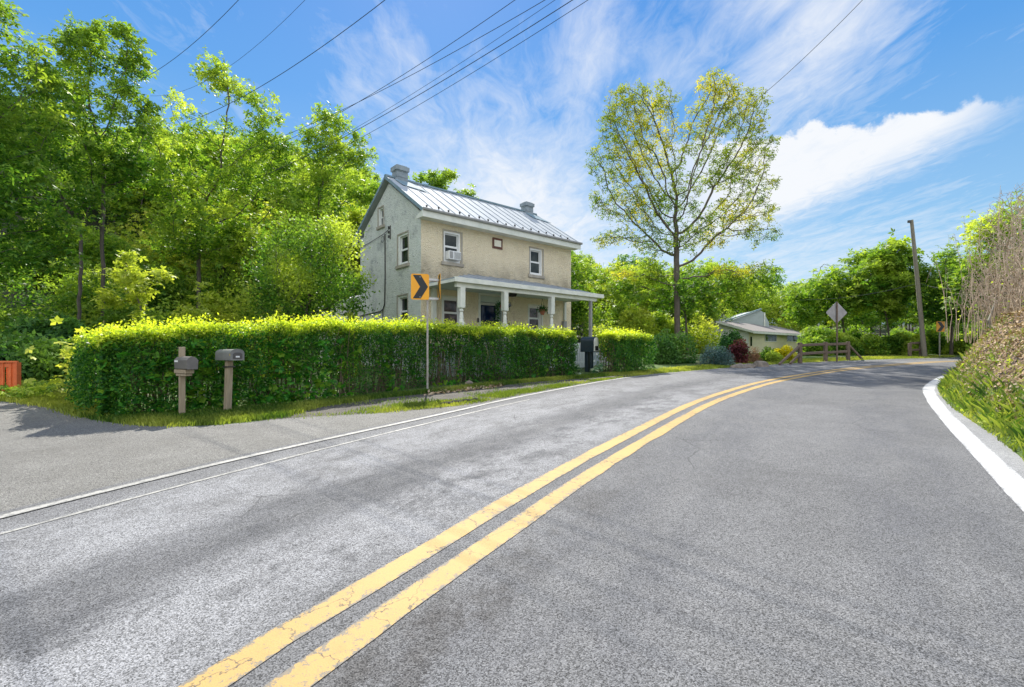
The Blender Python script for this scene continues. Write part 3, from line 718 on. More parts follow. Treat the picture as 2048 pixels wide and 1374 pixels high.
# grass strips on the left side of the road
def inside(poly, p):
    x, y = p[:, 0], p[:, 1]; c = np.zeros(len(p), bool); j = len(poly) - 1
    for i in range(len(poly)):
        xi, yi = poly[i][0], poly[i][1]; xj, yj = poly[j][0], poly[j][1]
        with np.errstate(divide='ignore', invalid='ignore'):
            c ^= ((yi > y) != (yj > y)) & (x < (xj - xi) * (y - yi) / (yj - yi + 1e-12) + xi)
        j = i
    return c
def scatter(poly, n):
    poly = np.array([(p[0], p[1]) for p in poly]); lo, hi = poly.min(0), poly.max(0); out = []
    t = 0
    while t < n:
        q = rng.uniform(lo, hi, (n * 2, 2)); q = q[inside(poly, q)]; out.append(q); t += len(q)
        if len(q) == 0: break
    q = np.concatenate(out)[:n]; return np.column_stack([q, H(q[:, 0], q[:, 1])])
def grass(name, label, px, n, h, young=.4, add=0., lean=.6, wd=.008, mat='grass', clump=None):
    pos = scatter([G(*p) for p in px], n)
    pos[:, :2] += rng.normal(size=(len(pos), 2)) * .07; pos[:, 2] = H(pos[:, 0], pos[:, 1])
    if clump is not None: pos = pos[clump_young(pos, 1.6, 1, 5) + rng.uniform(0, .3, len(pos)) > clump]
    V, Q, y = blades(pos, h, np.clip(clump_young(pos, 1.2, young, 2) + add, 0, 1), lean, wd)
    return tag(put(name, npmesh(name, V, Q, y), M[mat]), label, 'grass', kind='stuff')
grass('lawn_grass', 'bright lime green lawn grass left of the hedge end', [(-60, 800), (0, 801), (49, 808), (109, 816), (141, 828), (166, 834), (215, 838), (200, 812), (180, 775), (100, 772), (0, 772)], 26000, .10, .5, .45)
grass('hedge_foot_grass', 'dark green grass and weeds at the foot of the hedge around the mailbox posts', [(150, 829), (215, 843), (273, 850), (352, 854), (440, 850), (560, 836), (600, 826), (640, 814), (750, 798), (905, 782.5), (1050, 765.5), (1150, 758), (1235, 751), (1290, 746), (1290, 742), (1150, 754), (1000, 766), (855, 783), (700, 797), (560, 812), (400, 826), (200, 832)], 34000, .085, .5, .0, clump=.05)
grass('verge_grass', 'sparse yellow green grass strip between gravel and white edge line', [(685, 829), (760, 826), (900, 813), (1000, 797), (1110, 777), (1247, 755), (1340, 745), (1290, 746), (1250, 753), (1150, 766), (1050, 778), (905, 801), (750, 813), (700, 822)], 15000, .055, .6, .20, clump=.22)
grass('gravel_weeds', 'thin scattered grass growing through the dark gravel strip before the hedge', gpx, 5200, .045, .6, .05, clump=.3)
grass('far_verge_grass', 'mown grass verge between the far hedge, boulders and rail fence', [(1290, 748), (1349, 745), (1469, 735), (1588, 726.5), (1691, 721.6), (1793, 717.8), (1905, 715), (1905, 712), (1790, 712.5), (1690, 716), (1590, 720), (1460, 728), (1330, 738), (1290, 741)], 16000, .09, .5, .35, wd=.014)
pos = scatter([G(*p) for p in [(-90, 780), (0, 800), (45, 806), (90, 800), (125, 782), (90, 766), (0, 757), (-90, 752)]], 2600); pos[:, 2] += rng.uniform(.03, .28, len(pos))
V, Q, y = clusters(pos, .085, np.clip(rng.uniform(-.1, .8, len(pos)), 0, 1), 6, .45)
tag(put('ground_cover', npmesh('ground_cover', V, Q, y), M['lf_mid']), 'bright green leafy ground cover below the orange railing', 'ground cover', kind='stuff')

# ------------------------------------------------------------------ hedges
def hedge(name, label, path, hts, thick, n, lsize, stems, gap=.5, seed=3, fr=()):
    """path = front foot line; body extends back from it"""
    c = curve([(p[0], p[1], 0) for p in path], .2)[:, :2]; nn = -normals(c); r = np.random.default_rng(seed)
    s_ = np.concatenate([[0], np.cumsum(np.linalg.norm(np.diff(c, axis=0), axis=1))]); hs_ = np.interp(s_, np.linspace(0, s_[-1], len(hts)), hts)
    def at(sv, tv, zv):
        x = np.interp(sv, s_, c[:, 0]); y = np.interp(sv, s_, c[:, 1]); a = np.interp(sv, s_, nn[:, 0]); b = np.interp(sv, s_, nn[:, 1])
        x = x + a * tv; y = y + b * tv; return np.column_stack([x, y, H(x, y) + zv])
    L = s_[-1]; P_ = []; YG = []
    def bulge(sv, k=1.): return .10 * np.sin(sv * 1.7 + k) + .07 * np.sin(sv * 4.3 + 2 * k) + .05 * np.sin(sv * 9.1 + k)
    # front face, back face, top, ends
    A = int(n * .42); sv = r.uniform(-.1, L + .1, A); zf = r.uniform(0, 1, A) ** .8; zz_ = zf * np.interp(sv, s_, hs_)
    gs = gap * (.35 + .65 * np.exp(-((sv / L - .47) / .17) ** 2)); dens = np.sin(sv * 1.3 + 1) * .25 + np.sin(sv * 3.1 + zz_ * 2.2) * .25 + np.sin(sv * 7 + zz_ * 5) * .2 + .55
    keep = r.uniform(size=A) < np.clip(dens + (zf - .5) * 1.7 * gs + .6 * (1 - gs), .10, 1)
    tv = bulge(sv) + np.abs(r.normal(size=A)) * .14 - .05 + .05 * np.sin(zz_ * 6 + sv * 3) + .10 * (1 - zf) * gs - .22 * (1 - zf) * np.exp(-(sv / 1.2) ** 2)
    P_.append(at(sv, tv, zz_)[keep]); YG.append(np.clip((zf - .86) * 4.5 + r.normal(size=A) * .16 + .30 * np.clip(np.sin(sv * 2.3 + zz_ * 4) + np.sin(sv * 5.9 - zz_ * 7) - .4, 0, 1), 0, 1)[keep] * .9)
    A = int(n * .12); sv = r.uniform(-.1, L + .1, A); zf = r.uniform(0, 1, A); keep = r.uniform(size=A) < (.35 + zf)
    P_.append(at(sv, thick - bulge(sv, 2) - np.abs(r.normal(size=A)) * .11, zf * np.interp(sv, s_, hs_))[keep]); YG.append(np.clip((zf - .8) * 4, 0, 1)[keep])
    A = int(n * .34); sv = r.uniform(-.1, L + .1, A); tq = r.uniform(-.02, 1.02, A)
    top = np.interp(sv, s_, hs_) + .04 * np.sin(sv * 2.1) + .04 * np.sin(sv * 5.1) + .035 * np.sin(sv * 11 + tq * 4) - .10 * np.abs(2 * tq - 1) ** 3
    spike = np.where(r.uniform(size=A) < .14, r.uniform(0, .2, A), 0); zt = top - np.abs(r.normal(size=A)) * .08 + spike
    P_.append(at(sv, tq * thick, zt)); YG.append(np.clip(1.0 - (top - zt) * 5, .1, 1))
    A = int(n * .08)
    for e in (0, L):
        tq = r.uniform(0, 1, A // 2); zf = r.uniform(0, 1, A // 2)
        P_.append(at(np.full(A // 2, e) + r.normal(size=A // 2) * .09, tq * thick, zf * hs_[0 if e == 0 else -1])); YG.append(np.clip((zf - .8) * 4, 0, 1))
    A = int(n * .10); sv = r.uniform(0, L, A); P_.append(at(sv, r.uniform(.2, .8, A) * thick, r.uniform(.45, 1, A) * np.interp(sv, s_, hs_))); YG.append(np.zeros(A))
    pos = np.concatenate(P_); yg = np.concatenate(YG)
    o = empty(name, (c[0][0], c[0][1], Hf(*c[0]))); b = np.array(o.location)
    tag(o, label, 'hedge')
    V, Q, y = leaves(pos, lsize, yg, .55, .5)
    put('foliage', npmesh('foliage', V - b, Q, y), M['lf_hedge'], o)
    mb = MB()
    for _ in range(stems):
        s0 = r.uniform(.05, L - .05); t0 = r.uniform(.15, .85) * thick; h = np.interp(s0, s_, hs_)
        p = [at(np.array([s0]), np.array([t0]), np.array([-.05]))[0]]
        q1 = at(np.array([s0 + r.normal() * .10]), np.array([t0 + r.normal() * .08]), np.array([h * .5]))[0]; q2 = at(np.array([s0 + r.normal() * .22]), np.array([t0 + r.normal() * .14]), np.array([h * .93]))[0]
        q1[:2] += r.normal(size=2) * .05
        mb.tube([p[0] - b, q1 - b, q2 - b], [r.uniform(.009, .019), .010, .005], 4, False)
    mb.build('stem', M['stem'], o)
    return o, at, L
HP = [G(198, 838), G(330, 830.5), G(400, 823), G(450, 815.5), G(560, 808), G(700, 794), G(855, 774.5), G(1000, 762), G(1149, 751)]
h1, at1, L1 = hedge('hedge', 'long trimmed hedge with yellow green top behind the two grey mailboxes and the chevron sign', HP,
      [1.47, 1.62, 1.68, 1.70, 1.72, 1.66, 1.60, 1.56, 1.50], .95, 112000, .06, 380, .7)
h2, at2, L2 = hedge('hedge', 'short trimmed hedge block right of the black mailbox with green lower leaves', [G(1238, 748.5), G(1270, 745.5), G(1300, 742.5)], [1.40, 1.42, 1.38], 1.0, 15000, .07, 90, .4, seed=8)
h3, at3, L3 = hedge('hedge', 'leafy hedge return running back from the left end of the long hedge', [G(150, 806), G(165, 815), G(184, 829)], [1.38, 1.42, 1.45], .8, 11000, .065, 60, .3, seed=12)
# vine on the front of the left part of the hedge
r = rng; n = 900; sv = np.concatenate([r.normal(1.7, .8, n // 2), r.normal(3.2, .5, n // 4), r.uniform(0, L1, n - n // 2 - n // 4)]); sv = np.clip(sv, .05, L1)
pos = at1(sv, -.07 + .12 * r.uniform(size=n), r.uniform(0, 1, n) ** 1.5 * 1.3 + .03)
V, Q, y = clusters(pos, .095, np.clip(r.uniform(-.6, .45, n), 0, 1), 5, .75, .1)
tag(put('vine', npmesh('vine', V, Q, y), M['lf_vine']), 'broad five-leaflet creeper climbing the front of the long hedge near the mailboxes', 'vine')
pos = G(168, 800) + Vector((0, 0, .7)); n = 150
pp = np.array(pos) + rng.normal(size=(n, 3)) * np.array([.25, .25, .42]); V, Q, y = clusters(pp, .12, rng.uniform(.3, 1, n), 5, .7)
tag(put('vine', npmesh('vine', V, Q, y), M['lf_yel']), 'yellow-leaved creeper spray hanging off the left end of the hedge', 'vine')
# dead leaves under the middle of the hedge
pos = scatter([G(*p) for p in [(850, 792), (1000, 775), (1010, 768), (860, 782)]], 500); pos[:, 2] += .02
V, Q, y = leaves(pos, .09, rng.uniform(-.5, .5, len(pos)).clip(0, 1), .6, .1, .6)
tag(put('dead_leaves', npmesh('dead_leaves', V, Q, y), M['dryg']), 'reddish brown dead leaves lying under the middle of the long hedge', 'leaves', kind='stuff')

# picket fence behind the long hedge
def picket(name, label, a, b, hgt=1.1):
    a, b = Vector(a), Vector(b); o = empty(name, (a.x, a.y, Hf(a.x, a.y))); tag(o, label, 'fence'); L = (b - a).length; d_ = (b - a) / L
    n = int(L / .115); mb = MB()
    for i in range(n):
        p = a + d_ * (i * .115); z = Hf(p.x, p.y) - o.location.z; q = p - a
        mb.beam((q.x, q.y, z + .08), (q.x, q.y, z + hgt), .07, .02, (-d_.y, d_.x, 0))
    mb.build('pickets', M['fencew'], o); mb = MB(); zb = Hf(b.x, b.y) - o.location.z; q = b - a
    for hh in (.3, .9): mb.beam((0, .03, hh), (q.x, q.y + .03, zb + hh), .04, .08)
    mb.build('rail', M['fencew'], o)
    for i in range(int(L / 2.4) + 1):
        p = d_ * min(i * 2.4, L); mb = MB(); z = Hf(a.x + p.x, a.y + p.y) - o.location.z; mb.box(p.x - .045, p.x + .045, p.y + .05, p.y + .14, z, z + hgt + .08); mb.build('post', M['fencew'], o)
    return o
pa = at1(np.array([7.0]), np.array([1.5]), np.array([0.]))[0]; pb = at1(np.array([L1 - .2]), np.array([1.35]), np.array([0.]))[0]
picket('picket_fence', 'white picket fence glimpsed through the hedge in front of the stone house', (pa[0], pa[1], 0), (pb[0], pb[1], 0))
pc = P(1190, 700, 18.9); picket('picket_fence', 'short white picket fence seen in the gap left of the black mailbox', (pb[0] + .15, pb[1] + .15, 0), (pc.x, pc.y, 0), 1.05)

# ------------------------------------------------------------------ the stone and stucco house
HX, HY, ZB, TH = (842 - 1024) / F * 17, 17.0, .70, math.atan2(1, (2110 - 1024) / F)
house = empty('house', (HX, HY, ZB), TH)
tag(house, 'two-storey tan stucco farmhouse with standing seam metal roof and a porch behind the hedge', 'house')
W, D, EZ, RZ, RV = 8.1, 5.5, 5.90, 7.64, 2.62
def wall_cells(us, zs, holes, w0, w1, axis, topf=None):
    mb = MB()
    for a, b in zip(us[:-1], us[1:]):
        for c, d_ in zip(zs[:-1], zs[1:]):
            mu, mz = (a + b) / 2, (c + d_) / 2
            if any(h[0] < mu < h[1] and h[2] < mz < h[3] for h in holes): continue
            if topf is not None:
                ta, tb = topf(a), topf(b)
                if c >= max(ta, tb) - 1e-6: continue
                pl_ = [(a, min(c, ta)), (b, min(c, tb)), (b, min(d_, tb)), (a, min(d_, ta))]
            else: pl_ = [(a, c), (b, c), (b, d_), (a, d_)]
            mb.prism(pl_, w0, w1, axis)
    return mb
def window(parent, axis, u0, u1, z0, z1, face, out, curtain=False, meet=.5, grid=False, sill=True, head=True):
    """double-hung window set in a wall; out = -1: outside is toward negative"""
    s_ = out; fr = empty  # local helper below maps (along, depth, z)
    def bx(mb, a0, a1, d0_, d1_, c0, c1):
        lo, hi = sorted((face + s_ * d0_, face + s_ * d1_))
        if axis == 'y': mb.box(a0, a1, lo, hi, c0, c1)
        else: mb.box(lo, hi, a0, a1, c0, c1)
    f = MB(); t = .045 if grid else .075
    bx(f, u0, u0 + t, -.14, -.03, z0, z1); bx(f, u1 - t, u1, -.14, -.03, z0, z1); bx(f, u0 + t, u1 - t, -.14, -.03, z1 - t, z1); bx(f, u0 + t, u1 - t, -.14, -.03, z0, z0 + t)
    fo = f.build('window', M['vinyl'], parent)
    zm = z0 + (z1 - z0) * meet; g = MB(); e = .028 if grid else .04
    a0, a1 = u0 + t, u1 - t
    for (c0, c1, dp) in ((z0 + t, zm, -.10), (zm, z1 - t, -.13)):
        bx(g, a0, a0 + e, dp - .02, dp + .02, c0, c1); bx(g, a1 - e, a1, dp - .02, dp + .02, c0, c1)
        bx(g, a0 + e, a1 - e, dp - .02, dp + .02, c0, c0 + e); bx(g, a0 + e, a1 - e, dp - .02, dp + .02, c1 - e, c1)
        if grid: mu = (a0 + a1) / 2; bx(g, mu - .012, mu + .012, dp - .015, dp + .017, c0 + e, c1 - e)
    g.build('sash', M['vinyl'], fo); p = MB()
    bx(p, a0 + e, a1 - e, -.145, -.105, z0 + t + e, zm - e); bx(p, a0 + e, a1 - e, -.17, -.135, zm + e, z1 - t - e)
    p.build('pane', M['glassr' if curtain else 'glass'], fo)
    if sill:
        q = MB(); bx(q, u0 - .12, u1 + .12, -.12, .07, z0 - .13, z0 - .003); q.build('sill', M['sillm'], fo, bevel=.01)
    if head:
        q = MB(); bx(q, u0 - .03, u1 + .06, -.03, .012, z0 + .003, z1 + .04)
        q = MB(); bx(q, u0 - .05, u0 - .003, -.12, .014, z0, z1 + .05); bx(q, u1 + .003, u1 + .09, -.12, .014, z0, z1 + .05); bx(q, u0 - .003, u1 + .003, -.12, .014, z1 + .003, z1 + .05)
        q.build('casing', M['sillm'] if not curtain else M['trim'], fo)
    return fo
zz0 = ZB
wz = lambda z: z - ZB
UL = (.97, 1.74, wz(4.86), wz(6.04)); UR = (5.42, 6.18, wz(4.84), wz(6.02)); LL = (.93, 1.75, wz(2.35), wz(3.52)); LR = (5.35, 6.12, wz(2.35), wz(3.48))
DR = (2.70, 3.86, wz(1.62), wz(3.72))
holes = [UL, UR, LL, LR, DR]
us = sorted({0, W} | {h[0] for h in holes} | {h[1] for h in holes}); zs = sorted({0, EZ} | {h[2] for h in holes} | {h[3] for h in holes})
wall_cells(us, zs, holes, 0, .42, 'y').build('front_wall', M['stf'], house)
GW = [(.98, 1.80, wz(4.82), wz(6.02)), (1.02, 1.82, wz(2.4), wz(3.62)), (3.1, 3.58, wz(6.72), wz(7.48))]
def rooft(v):
    return RZ - abs(v - RV) / (RV + .0) * (RZ - EZ) * (1 if v < RV else RV / (D - RV)) - .0
us = sorted({.42, RV, D - .42} | {h[0] for h in GW} | {h[1] for h in GW}); zs = sorted({0, EZ, RZ} | {h[2] for h in GW} | {h[3] for h in GW})
mb = wall_cells(us, zs, GW, 0, .42, 'x', lambda v: rooft(v) - .04)
mb.prism([(0, 0), (.42, 0), (.42, rooft(.42) - .04), (0, rooft(0) - .04)], -.004, .0, 'x')
mb.build('gable_wall', M['stg'], house)
mb = MB(); mb.prism([(.42, 0), (D - .42, 0), (D - .42, rooft(D - .42) - .04), (RV, RZ - .04), (.42, rooft(.42) - .04)], W - .42, W, 'x'); mb.build('gable_wall', M['stg'], house)
MB().box(0, W, D - .42, D, 0, EZ - .05).build('back_wall', M['stg'], house)
window(house, 'y', *UL, 0, -1, meet=.52); window(house, 'y', *UR, 0, -1)
window(house, 'y', *LL, 0, -1, curtain=True); window(house, 'y', *LR, 0, -1, curtain=True)
for h in GW[:2]: window(house, 'x', *h, 0, -1)
window(house, 'x', *GW[2], 0, -1, grid=True)
# door in its deep reveal
dm = MB(); a0, a1, b0_, b1 = DR
dm.box(a0 - .10, a0 - .003, -.02, .05, b0_, b1 + .10); dm.box(a1 + .003, a1 + .10, -.02, .05, b0_, b1 + .10); dm.box(a0 - .003, a1 + .003, -.02, .05, b1 + .003, b1 + .10)
do = dm.build('door_frame', M['trim'], house)
mb = MB(); mb.box(a0 + .004, a0 + .05, .04, .34, b0_, b1 - .004); mb.box(a1 - .05, a1 - .004, .04, .34, b0_, b1 - .004); mb.box(a0 + .05, a1 - .05, .04, .34, b1 - .26, b1 - .004); mb.build('reveal', M['door'], do)
mb = MB(); mb.box(a0 + .05, a1 - .05, .30, .345, b0_, b1 - .26); dd_ = mb.build('door', M['trim'], house)
MB().box(a0 + .14, a1 - .14, .285, .298, b0_ + .2, b1 - .36).build('pane', M['glassd'], dd_)
MB().box(a0 + .07, a0 + .12, .24, .30, b0_ + .95, b0_ + 1.1).build('handle', M['dark'], dd_)
MB().box(a0 - .15, a0 - .105, -.05, .0, b0_ + .98, b0_ + 1.16).build('letter_box', M['dark'], house)
# date plaque
mb = MB(); mb.box(3.31, 3.83, -.035, -.004, wz(5.70), wz(6.14)); pq = mb.build('plaque', M['brown'], house)
MB().box(3.39, 3.75, -.045, -.036, wz(5.79), wz(6.05)).build('plaque_plate', M['cream'], pq)
# roof
ov, oe = .28, .42
def slab(v0, z0, v1, z1, th=.07, u0=-ov * .55, u1=W + ov * .6):
    return MB().prism([(v0, z0), (v1, z1), (v1, z1 + th), (v0, z0 + th)], u0, u1, 'x')
sl = (RZ - EZ) / RV; slb = (RZ - EZ) / (D - RV)
mb = slab(-oe, EZ - sl * oe + .16, RV, RZ + .16); mb2 = slab(RV, RZ + .16, D + oe, EZ - slb * oe + .16); mb.v, mb.f = mb.v, mb.f
o_ = len(mb.v); mb.v += mb2.v; mb.f += [tuple(i + o_ for i in f) for f in mb2.f]
n = 17
for i in range(n + 1):
    u = -ov * .5 + (W + ov * 1.05) * i / n
    mb.beam((u, -oe, EZ - sl * oe + .16 + .08), (u, RV, RZ + .16 + .08), .02, .036); mb.beam((u, RV, RZ + .24), (u, D + oe, EZ - slb * oe + .24), .02, .036)
roof = mb.build('roof', M['roof'], house)
mb = MB(); mb.beam((-ov * .55 - .02, RV, RZ + .255), (W + ov * .6 + .02, RV, RZ + .255), .14, .07)
for u in (-ov * .55 - .012, W + ov * .6 + .012):
    mb.beam((u, -oe - .01, EZ - sl * oe + .185), (u, RV, RZ + .185), .02, .12); mb.beam((u, RV, RZ + .185), (u, D + oe + .01, EZ - slb * oe + .185), .02, .12)
mb.build('ridge_cap', M['rooftrim'], roof)
def chimney(u, v, z, s_=1.0):
    wu, wv, hh = .25 * s_, .21 * s_, .62 * s_
    mb = MB(); n = 5
    for i in range(n):
        g = .006 if i % 2 else 0; mb.box(u - wu - g, u + wu + g, v - wv - g, v + wv + g, z - .5 + (hh + .5) * i / n, z - .5 + (hh + .5) * (i + 1) / n - .012)
    mb.box(u - wu - .05, u + wu + .05, v - wv - .05, v + wv + .05, z + hh * .72, z + hh); mb.box(u - wu + .02, u + wu - .02, v - wv + .02, v + wv - .02, z - .5, z + hh + .05)
    c = mb.build('chimney', M['block'], roof)
    zr = lambda vv: RZ + .25 - abs(vv - RV) * sl
    mb = MB(); vs = [(u - wu - .1, v - wv, zr(v - wv) + .03), (u + wu + .1, v - wv, zr(v - wv) + .03), (u + wu + .55, v - wv - .75, zr(v - wv - .75) + .03), (u - wu - .02, v - wv - .55, zr(v - wv - .55) + .03)]
    mb.add(vs + [(a, b, c_ - .02) for a, b, c_ in vs], [(0, 1, 2, 3), (7, 6, 5, 4), (0, 4, 5, 1), (1, 5, 6, 2), (2, 6, 7, 3), (3, 7, 4, 0)]).build('flashing', M['rooftrim'], roof)
chimney(.50, RV, RZ + .1, 1.0); chimney(W - .45, RV, RZ + .1, .95)
for i in range(17):
    u = .12 + i * (W - .1) / 17 + (.1 if i % 2 else 0); v = -oe + .22 + (.10 if i % 2 else 0); z = EZ + sl * v + .16 + .07
    mb = MB(); mb.box(u - .010, u + .010, v - .04, v + .04, z, z + .055); mb.box(u - .038, u + .038, v - .010, v + .010, z + .04, z + .08); mb.build('snow_guard', M['dark'], roof)
mb = MB(); ez = EZ - sl * oe + .16
mb.box(-.16, W + .17, -oe - .05, -oe + .0, ez - .22, ez + .035); mb.build('fascia', M['trim'], house)
mb = MB()
for i in range(9): mb.box(-.155 + i * (W + .31) / 9, -.155 + (i + 1) * (W + .31) / 9 - .012, -oe + .001, -.003, ez - .20, ez - .17)
mb.build('soffit', M['trim'], house)
MB().box(.0, W, -.055, -.004, EZ - .30, EZ - .15).build('frieze_board', M['stf'], house)
mb = MB(); mb.prism([(-oe - .05, ez - .22), (.02, ez - .22), (.02, ez - .10), (-oe - .05, ez + .03)], -.19, -.161, 'x'); mb.build('eave_return', M['trim'], house); mb = MB(); mb.prism([(D - .02, ez - .22), (D + oe + .05, ez - .22), (D + oe + .05, ez + .03), (D - .02, ez - .10)], -.19, -.161, 'x'); mb.build('eave_return', M['trim'], house)
mb = MB(); mb.tube([(-.2, -oe - .09, ez + .05), (W + .2, -oe - .09, ez + .05)], .055, 8); mb.build('gutter', M['deckw'], house)
for z in (wz(6.40), wz(6.22), wz(6.04)):
    MB().lathe(-.07, 2.48, [(.02, z), (.045, z + .03), (.03, z + .06), (.045, z + .09), (.02, z + .11)], 8).build('insulator', M['dark'], house)
mb = MB(); mb.box(-.03, -.004, 2.44, 2.47, wz(6.0), wz(6.55)); mb.tube([(-.02, 5.4, wz(6.15)), (-.04, 4.2, wz(6.2)), (-.05, 3.0, wz(6.3)), (-.03, 2.5, wz(6.42))], .012, 5)
mb.tube([(-.03, 2.92, wz(6.28)), (-.03, 2.90, wz(4.5)), (-.03, 2.95, wz(3.4)), (-.03, 3.1, wz(3.2)), (-.03, 3.35, wz(3.12)), (-.03, 5.4, wz(3.05))], .022, 6)
mb.tube([(-.03, 3.12, wz(3.18)), (-.03, 3.12, wz(1.6))], .016, 6)
lp = [(-.05, 3.1 + .14 * math.sin(q / 10 * 6.28), wz(6.1) + .14 * math.cos(q / 10 * 6.28)) for q in range(11)]; mb.tube(lp, .01, 5); mb.build('service_cable', M['dark'], house)
# porch
PD, PU0, PU1, PZ = 2.12, .1, 7.25, wz(3.92)
e0, e1, pf = -.05, 7.62, -PD - .18
zlow, zhi = wz(3.90), wz(4.50)
mb = MB(); vs = [(e0, pf, zlow), (e1, pf, zlow), (e1 - 1.55, -.004, zhi), (2.22, -.004, zhi), (e0, -.004, zlow), (e1, -.004, zlow)]
vs2 = [(a, b, c - .05) for a, b, c in vs]
mb.add(vs + vs2, [(0, 1, 2, 3), (0, 3, 4), (1, 5, 2), (6, 9, 8, 7), (10, 9, 6), (8, 11, 7), (0, 6, 7, 1), (1, 7, 11, 5), (4, 10, 6, 0), (3, 2, 8, 9), (4, 3, 9, 10), (2, 5, 11, 8)])
for i in range(1, 12):
    u = e0 + (e1 - e0) * i / 12; s_ = min(1, max(.03, min((u - e0) / 2.2, (e1 - u) / 1.55)))
    mb.beam((u, pf, zlow + .012), (u, pf + (-.004 - pf) * s_, zlow + (zhi - zlow) * s_ + .012), .02, .025)
pr = mb.build('porch_roof', M['porchroof'], house)
mb = MB(); mb.box(e0 - .02, e1 + .02, pf - .03, pf, zlow - .15, zlow + .01); mb.box(e0 - .02, e0 + .01, pf, -.005, zlow - .15, zlow - .052); mb.box(e1 - .01, e1 + .02, pf, -.005, zlow - .15, zlow - .052)
mb.box(e0 + .15, e1 - .3, pf + .12, pf + .25, zlow - .30, zlow - .10)
mb.build('fascia', M['trim'], pr)
MB().box(e0 + .02, e1 - .02, pf + .01, -.006, zlow - .10, zlow - .075).build('ceiling', M['porchceil'], pr)
FZ = wz(1.58)
def post(u, v, half=False):
    mb = MB(); zt = zlow - .30; s_ = .095
    mb.box(u - s_, u + s_, v - s_, v + s_, zt - .68, zt + .0); mb.box(u - s_, u + s_, v - s_, v + s_, FZ, FZ + .85)
    c = .7; pr_ = [(s_ * .95, zt - .68), (s_ * .55, zt - .73), (s_ * .80, zt - .76), (s_ * .80, zt - .79), (s_ * .5, zt - .82), (s_ * .72, zt - .92), (s_ * .78, zt - 1.05), (s_ * .62, FZ + .98), (s_ * .8, FZ + .93), (s_ * .95, FZ + .85)]
    mb.lathe(u, v, pr_[::-1], 12); mb.build('porch_post', M['trim'], house)
for u in (.33, 2.22, 4.62): post(u, -PD)
MB().box(7.0 - .055, 7.0 + .055, -PD - .055, -PD + .055, FZ, zlow - .30).build('porch_post', M['deckw'], house)
MB().box(.42, .60, -.10, -.004, FZ, zlow - .10).build('pilaster', M['trim'], house)
MB().box(7.55, 7.67, -.10, -.004, wz(2.9), zlow - .10).build('pilaster', M['trim'], house)
MB().box(7.45, 7.66, -.14, -.004, wz(2.45), wz(2.85)).build('meter_box', M['deckw'], house)
mb = MB(); mb.box(.0, 7.5, -PD - .15, -.006, FZ - .12, FZ); mb.build('porch_floor', M['deckw'], house)
mb = MB(); mb.box(.05, 7.45, -PD - .1, -PD + .05, -.1, FZ - .125); mb.box(7.3, 7.45, -PD + .05, -.01, -.1, FZ - .125); mb.box(.05, .2, -PD + .05, -.01, -.1, FZ - .125); mb.build('porch_base', M['block'], house)
for i in range(4): MB().box(7.5 + i * .27, 7.5 + (i + 1) * .27 - .003, -PD - .05, -.9, -.1, FZ - .2 - i * .19).build('step', M['deckw'], house)
mb = MB(); lz = zlow - .10
mb.prism([(-.17, -.05), (.17, -.05), (.10, -.17), (-.10, -.17)], -.10, .10, 'y'); mb.v = [(a + 3.55, b - 1.0, c + lz) for a, b, c in mb.v]; mb.box(3.53, 3.57, -1.02, -.98, lz - .06, lz + .02)
mb.build('porch_light', M['dark'], house)
mb = MB(); mb.box(4.05, 4.20, -.05, -.004, wz(2.35), wz(2.65)); mb.build('wall_sign', M['dark'], house)
mb = MB(); mb.beam((-.0, D - .5, wz(3.0)), (-.0, D - .5, wz(3.0)) , .01, .01)
mb = MB(); mb.box(-1.2, .2, D + .05, D + 2.2, 0, wz(3.45)); mb.prism([(-1.3, wz(3.45)), (.3, wz(3.45)), (.3, wz(4.1))], D + .02, D + 2.4, 'y'); mb.build('rear_lean_to', M['sidingw'], house)

Mh = Matrix.Translation((HX, HY, ZB)) @ Matrix.Rotation(TH, 4, 'Z')
def hw(u, v, z): return Mh @ Vector((u, v, z))
# air conditioner sitting in the upper left window
ac = empty('air_conditioner', hw(1.36, 0, wz(4.95)), TH); tag(ac, 'white window air conditioner in the upper left front window of the farmhouse', 'air conditioner')
MB().box(-.27, .27, -.20, .10, 0, .32).build('casing', M['vinyl'], ac, bevel=.01)
mb = MB()
for i in range(9): mb.box(-.245 + i * .017, -.237 + i * .017, -.207, -.202, .03, .29)
for i in range(9): mb.box(-.05, .25, -.207, -.202, .035 + i * .029, .048 + i * .029)
mb.build('grille', M['deckw'], ac)
# hanging baskets
for (u, v, zt, label, lm) in ((2.45, -1.75, wz(3.6), 'terracotta hanging basket with trailing fern beside the front door', 'lf_dark'), (4.72, -1.5, wz(3.55), 'terracotta hanging basket with dark fern by the right front window', 'lf_dark')):
    p = hw(u, v, zt - .62); o = empty('hanging_basket', p); tag(o, label, 'hanging basket')
    MB().lathe(0, 0, [(.07, 0), (.11, .12), (.13, .2), (.14, .22)], 12).build('pot', M['terra'], o)
    mb = MB()
    for q in (0, 2.1, 4.2): mb.tube([(.13 * math.cos(q), .13 * math.sin(q), .21), (0, 0, .66)], .005, 4)
    mb.build('hanger', M['dark'], o)
    n = 190; a = rng.uniform(0, 6.28, n); rr = rng.uniform(0, .27, n); pp = np.column_stack([np.cos(a) * rr, np.sin(a) * rr, .27 - rr * .35 + rng.normal(size=n) * .04])
    V, Q, y = leaves(pp, .12, None, .3); put('plant', npmesh('plant', V, Q, y), M[lm], o)
p = hw(3.95, -1.9, wz(3.35)); o = tag(empty('porch_speaker', p), 'small black round lamp on the middle porch post', 'lamp'); MB().lathe(0, 0, [(.04, -.06), (.07, -.02), (.07, .05), (.03, .08)], 10).build('head', M['dark'], o)
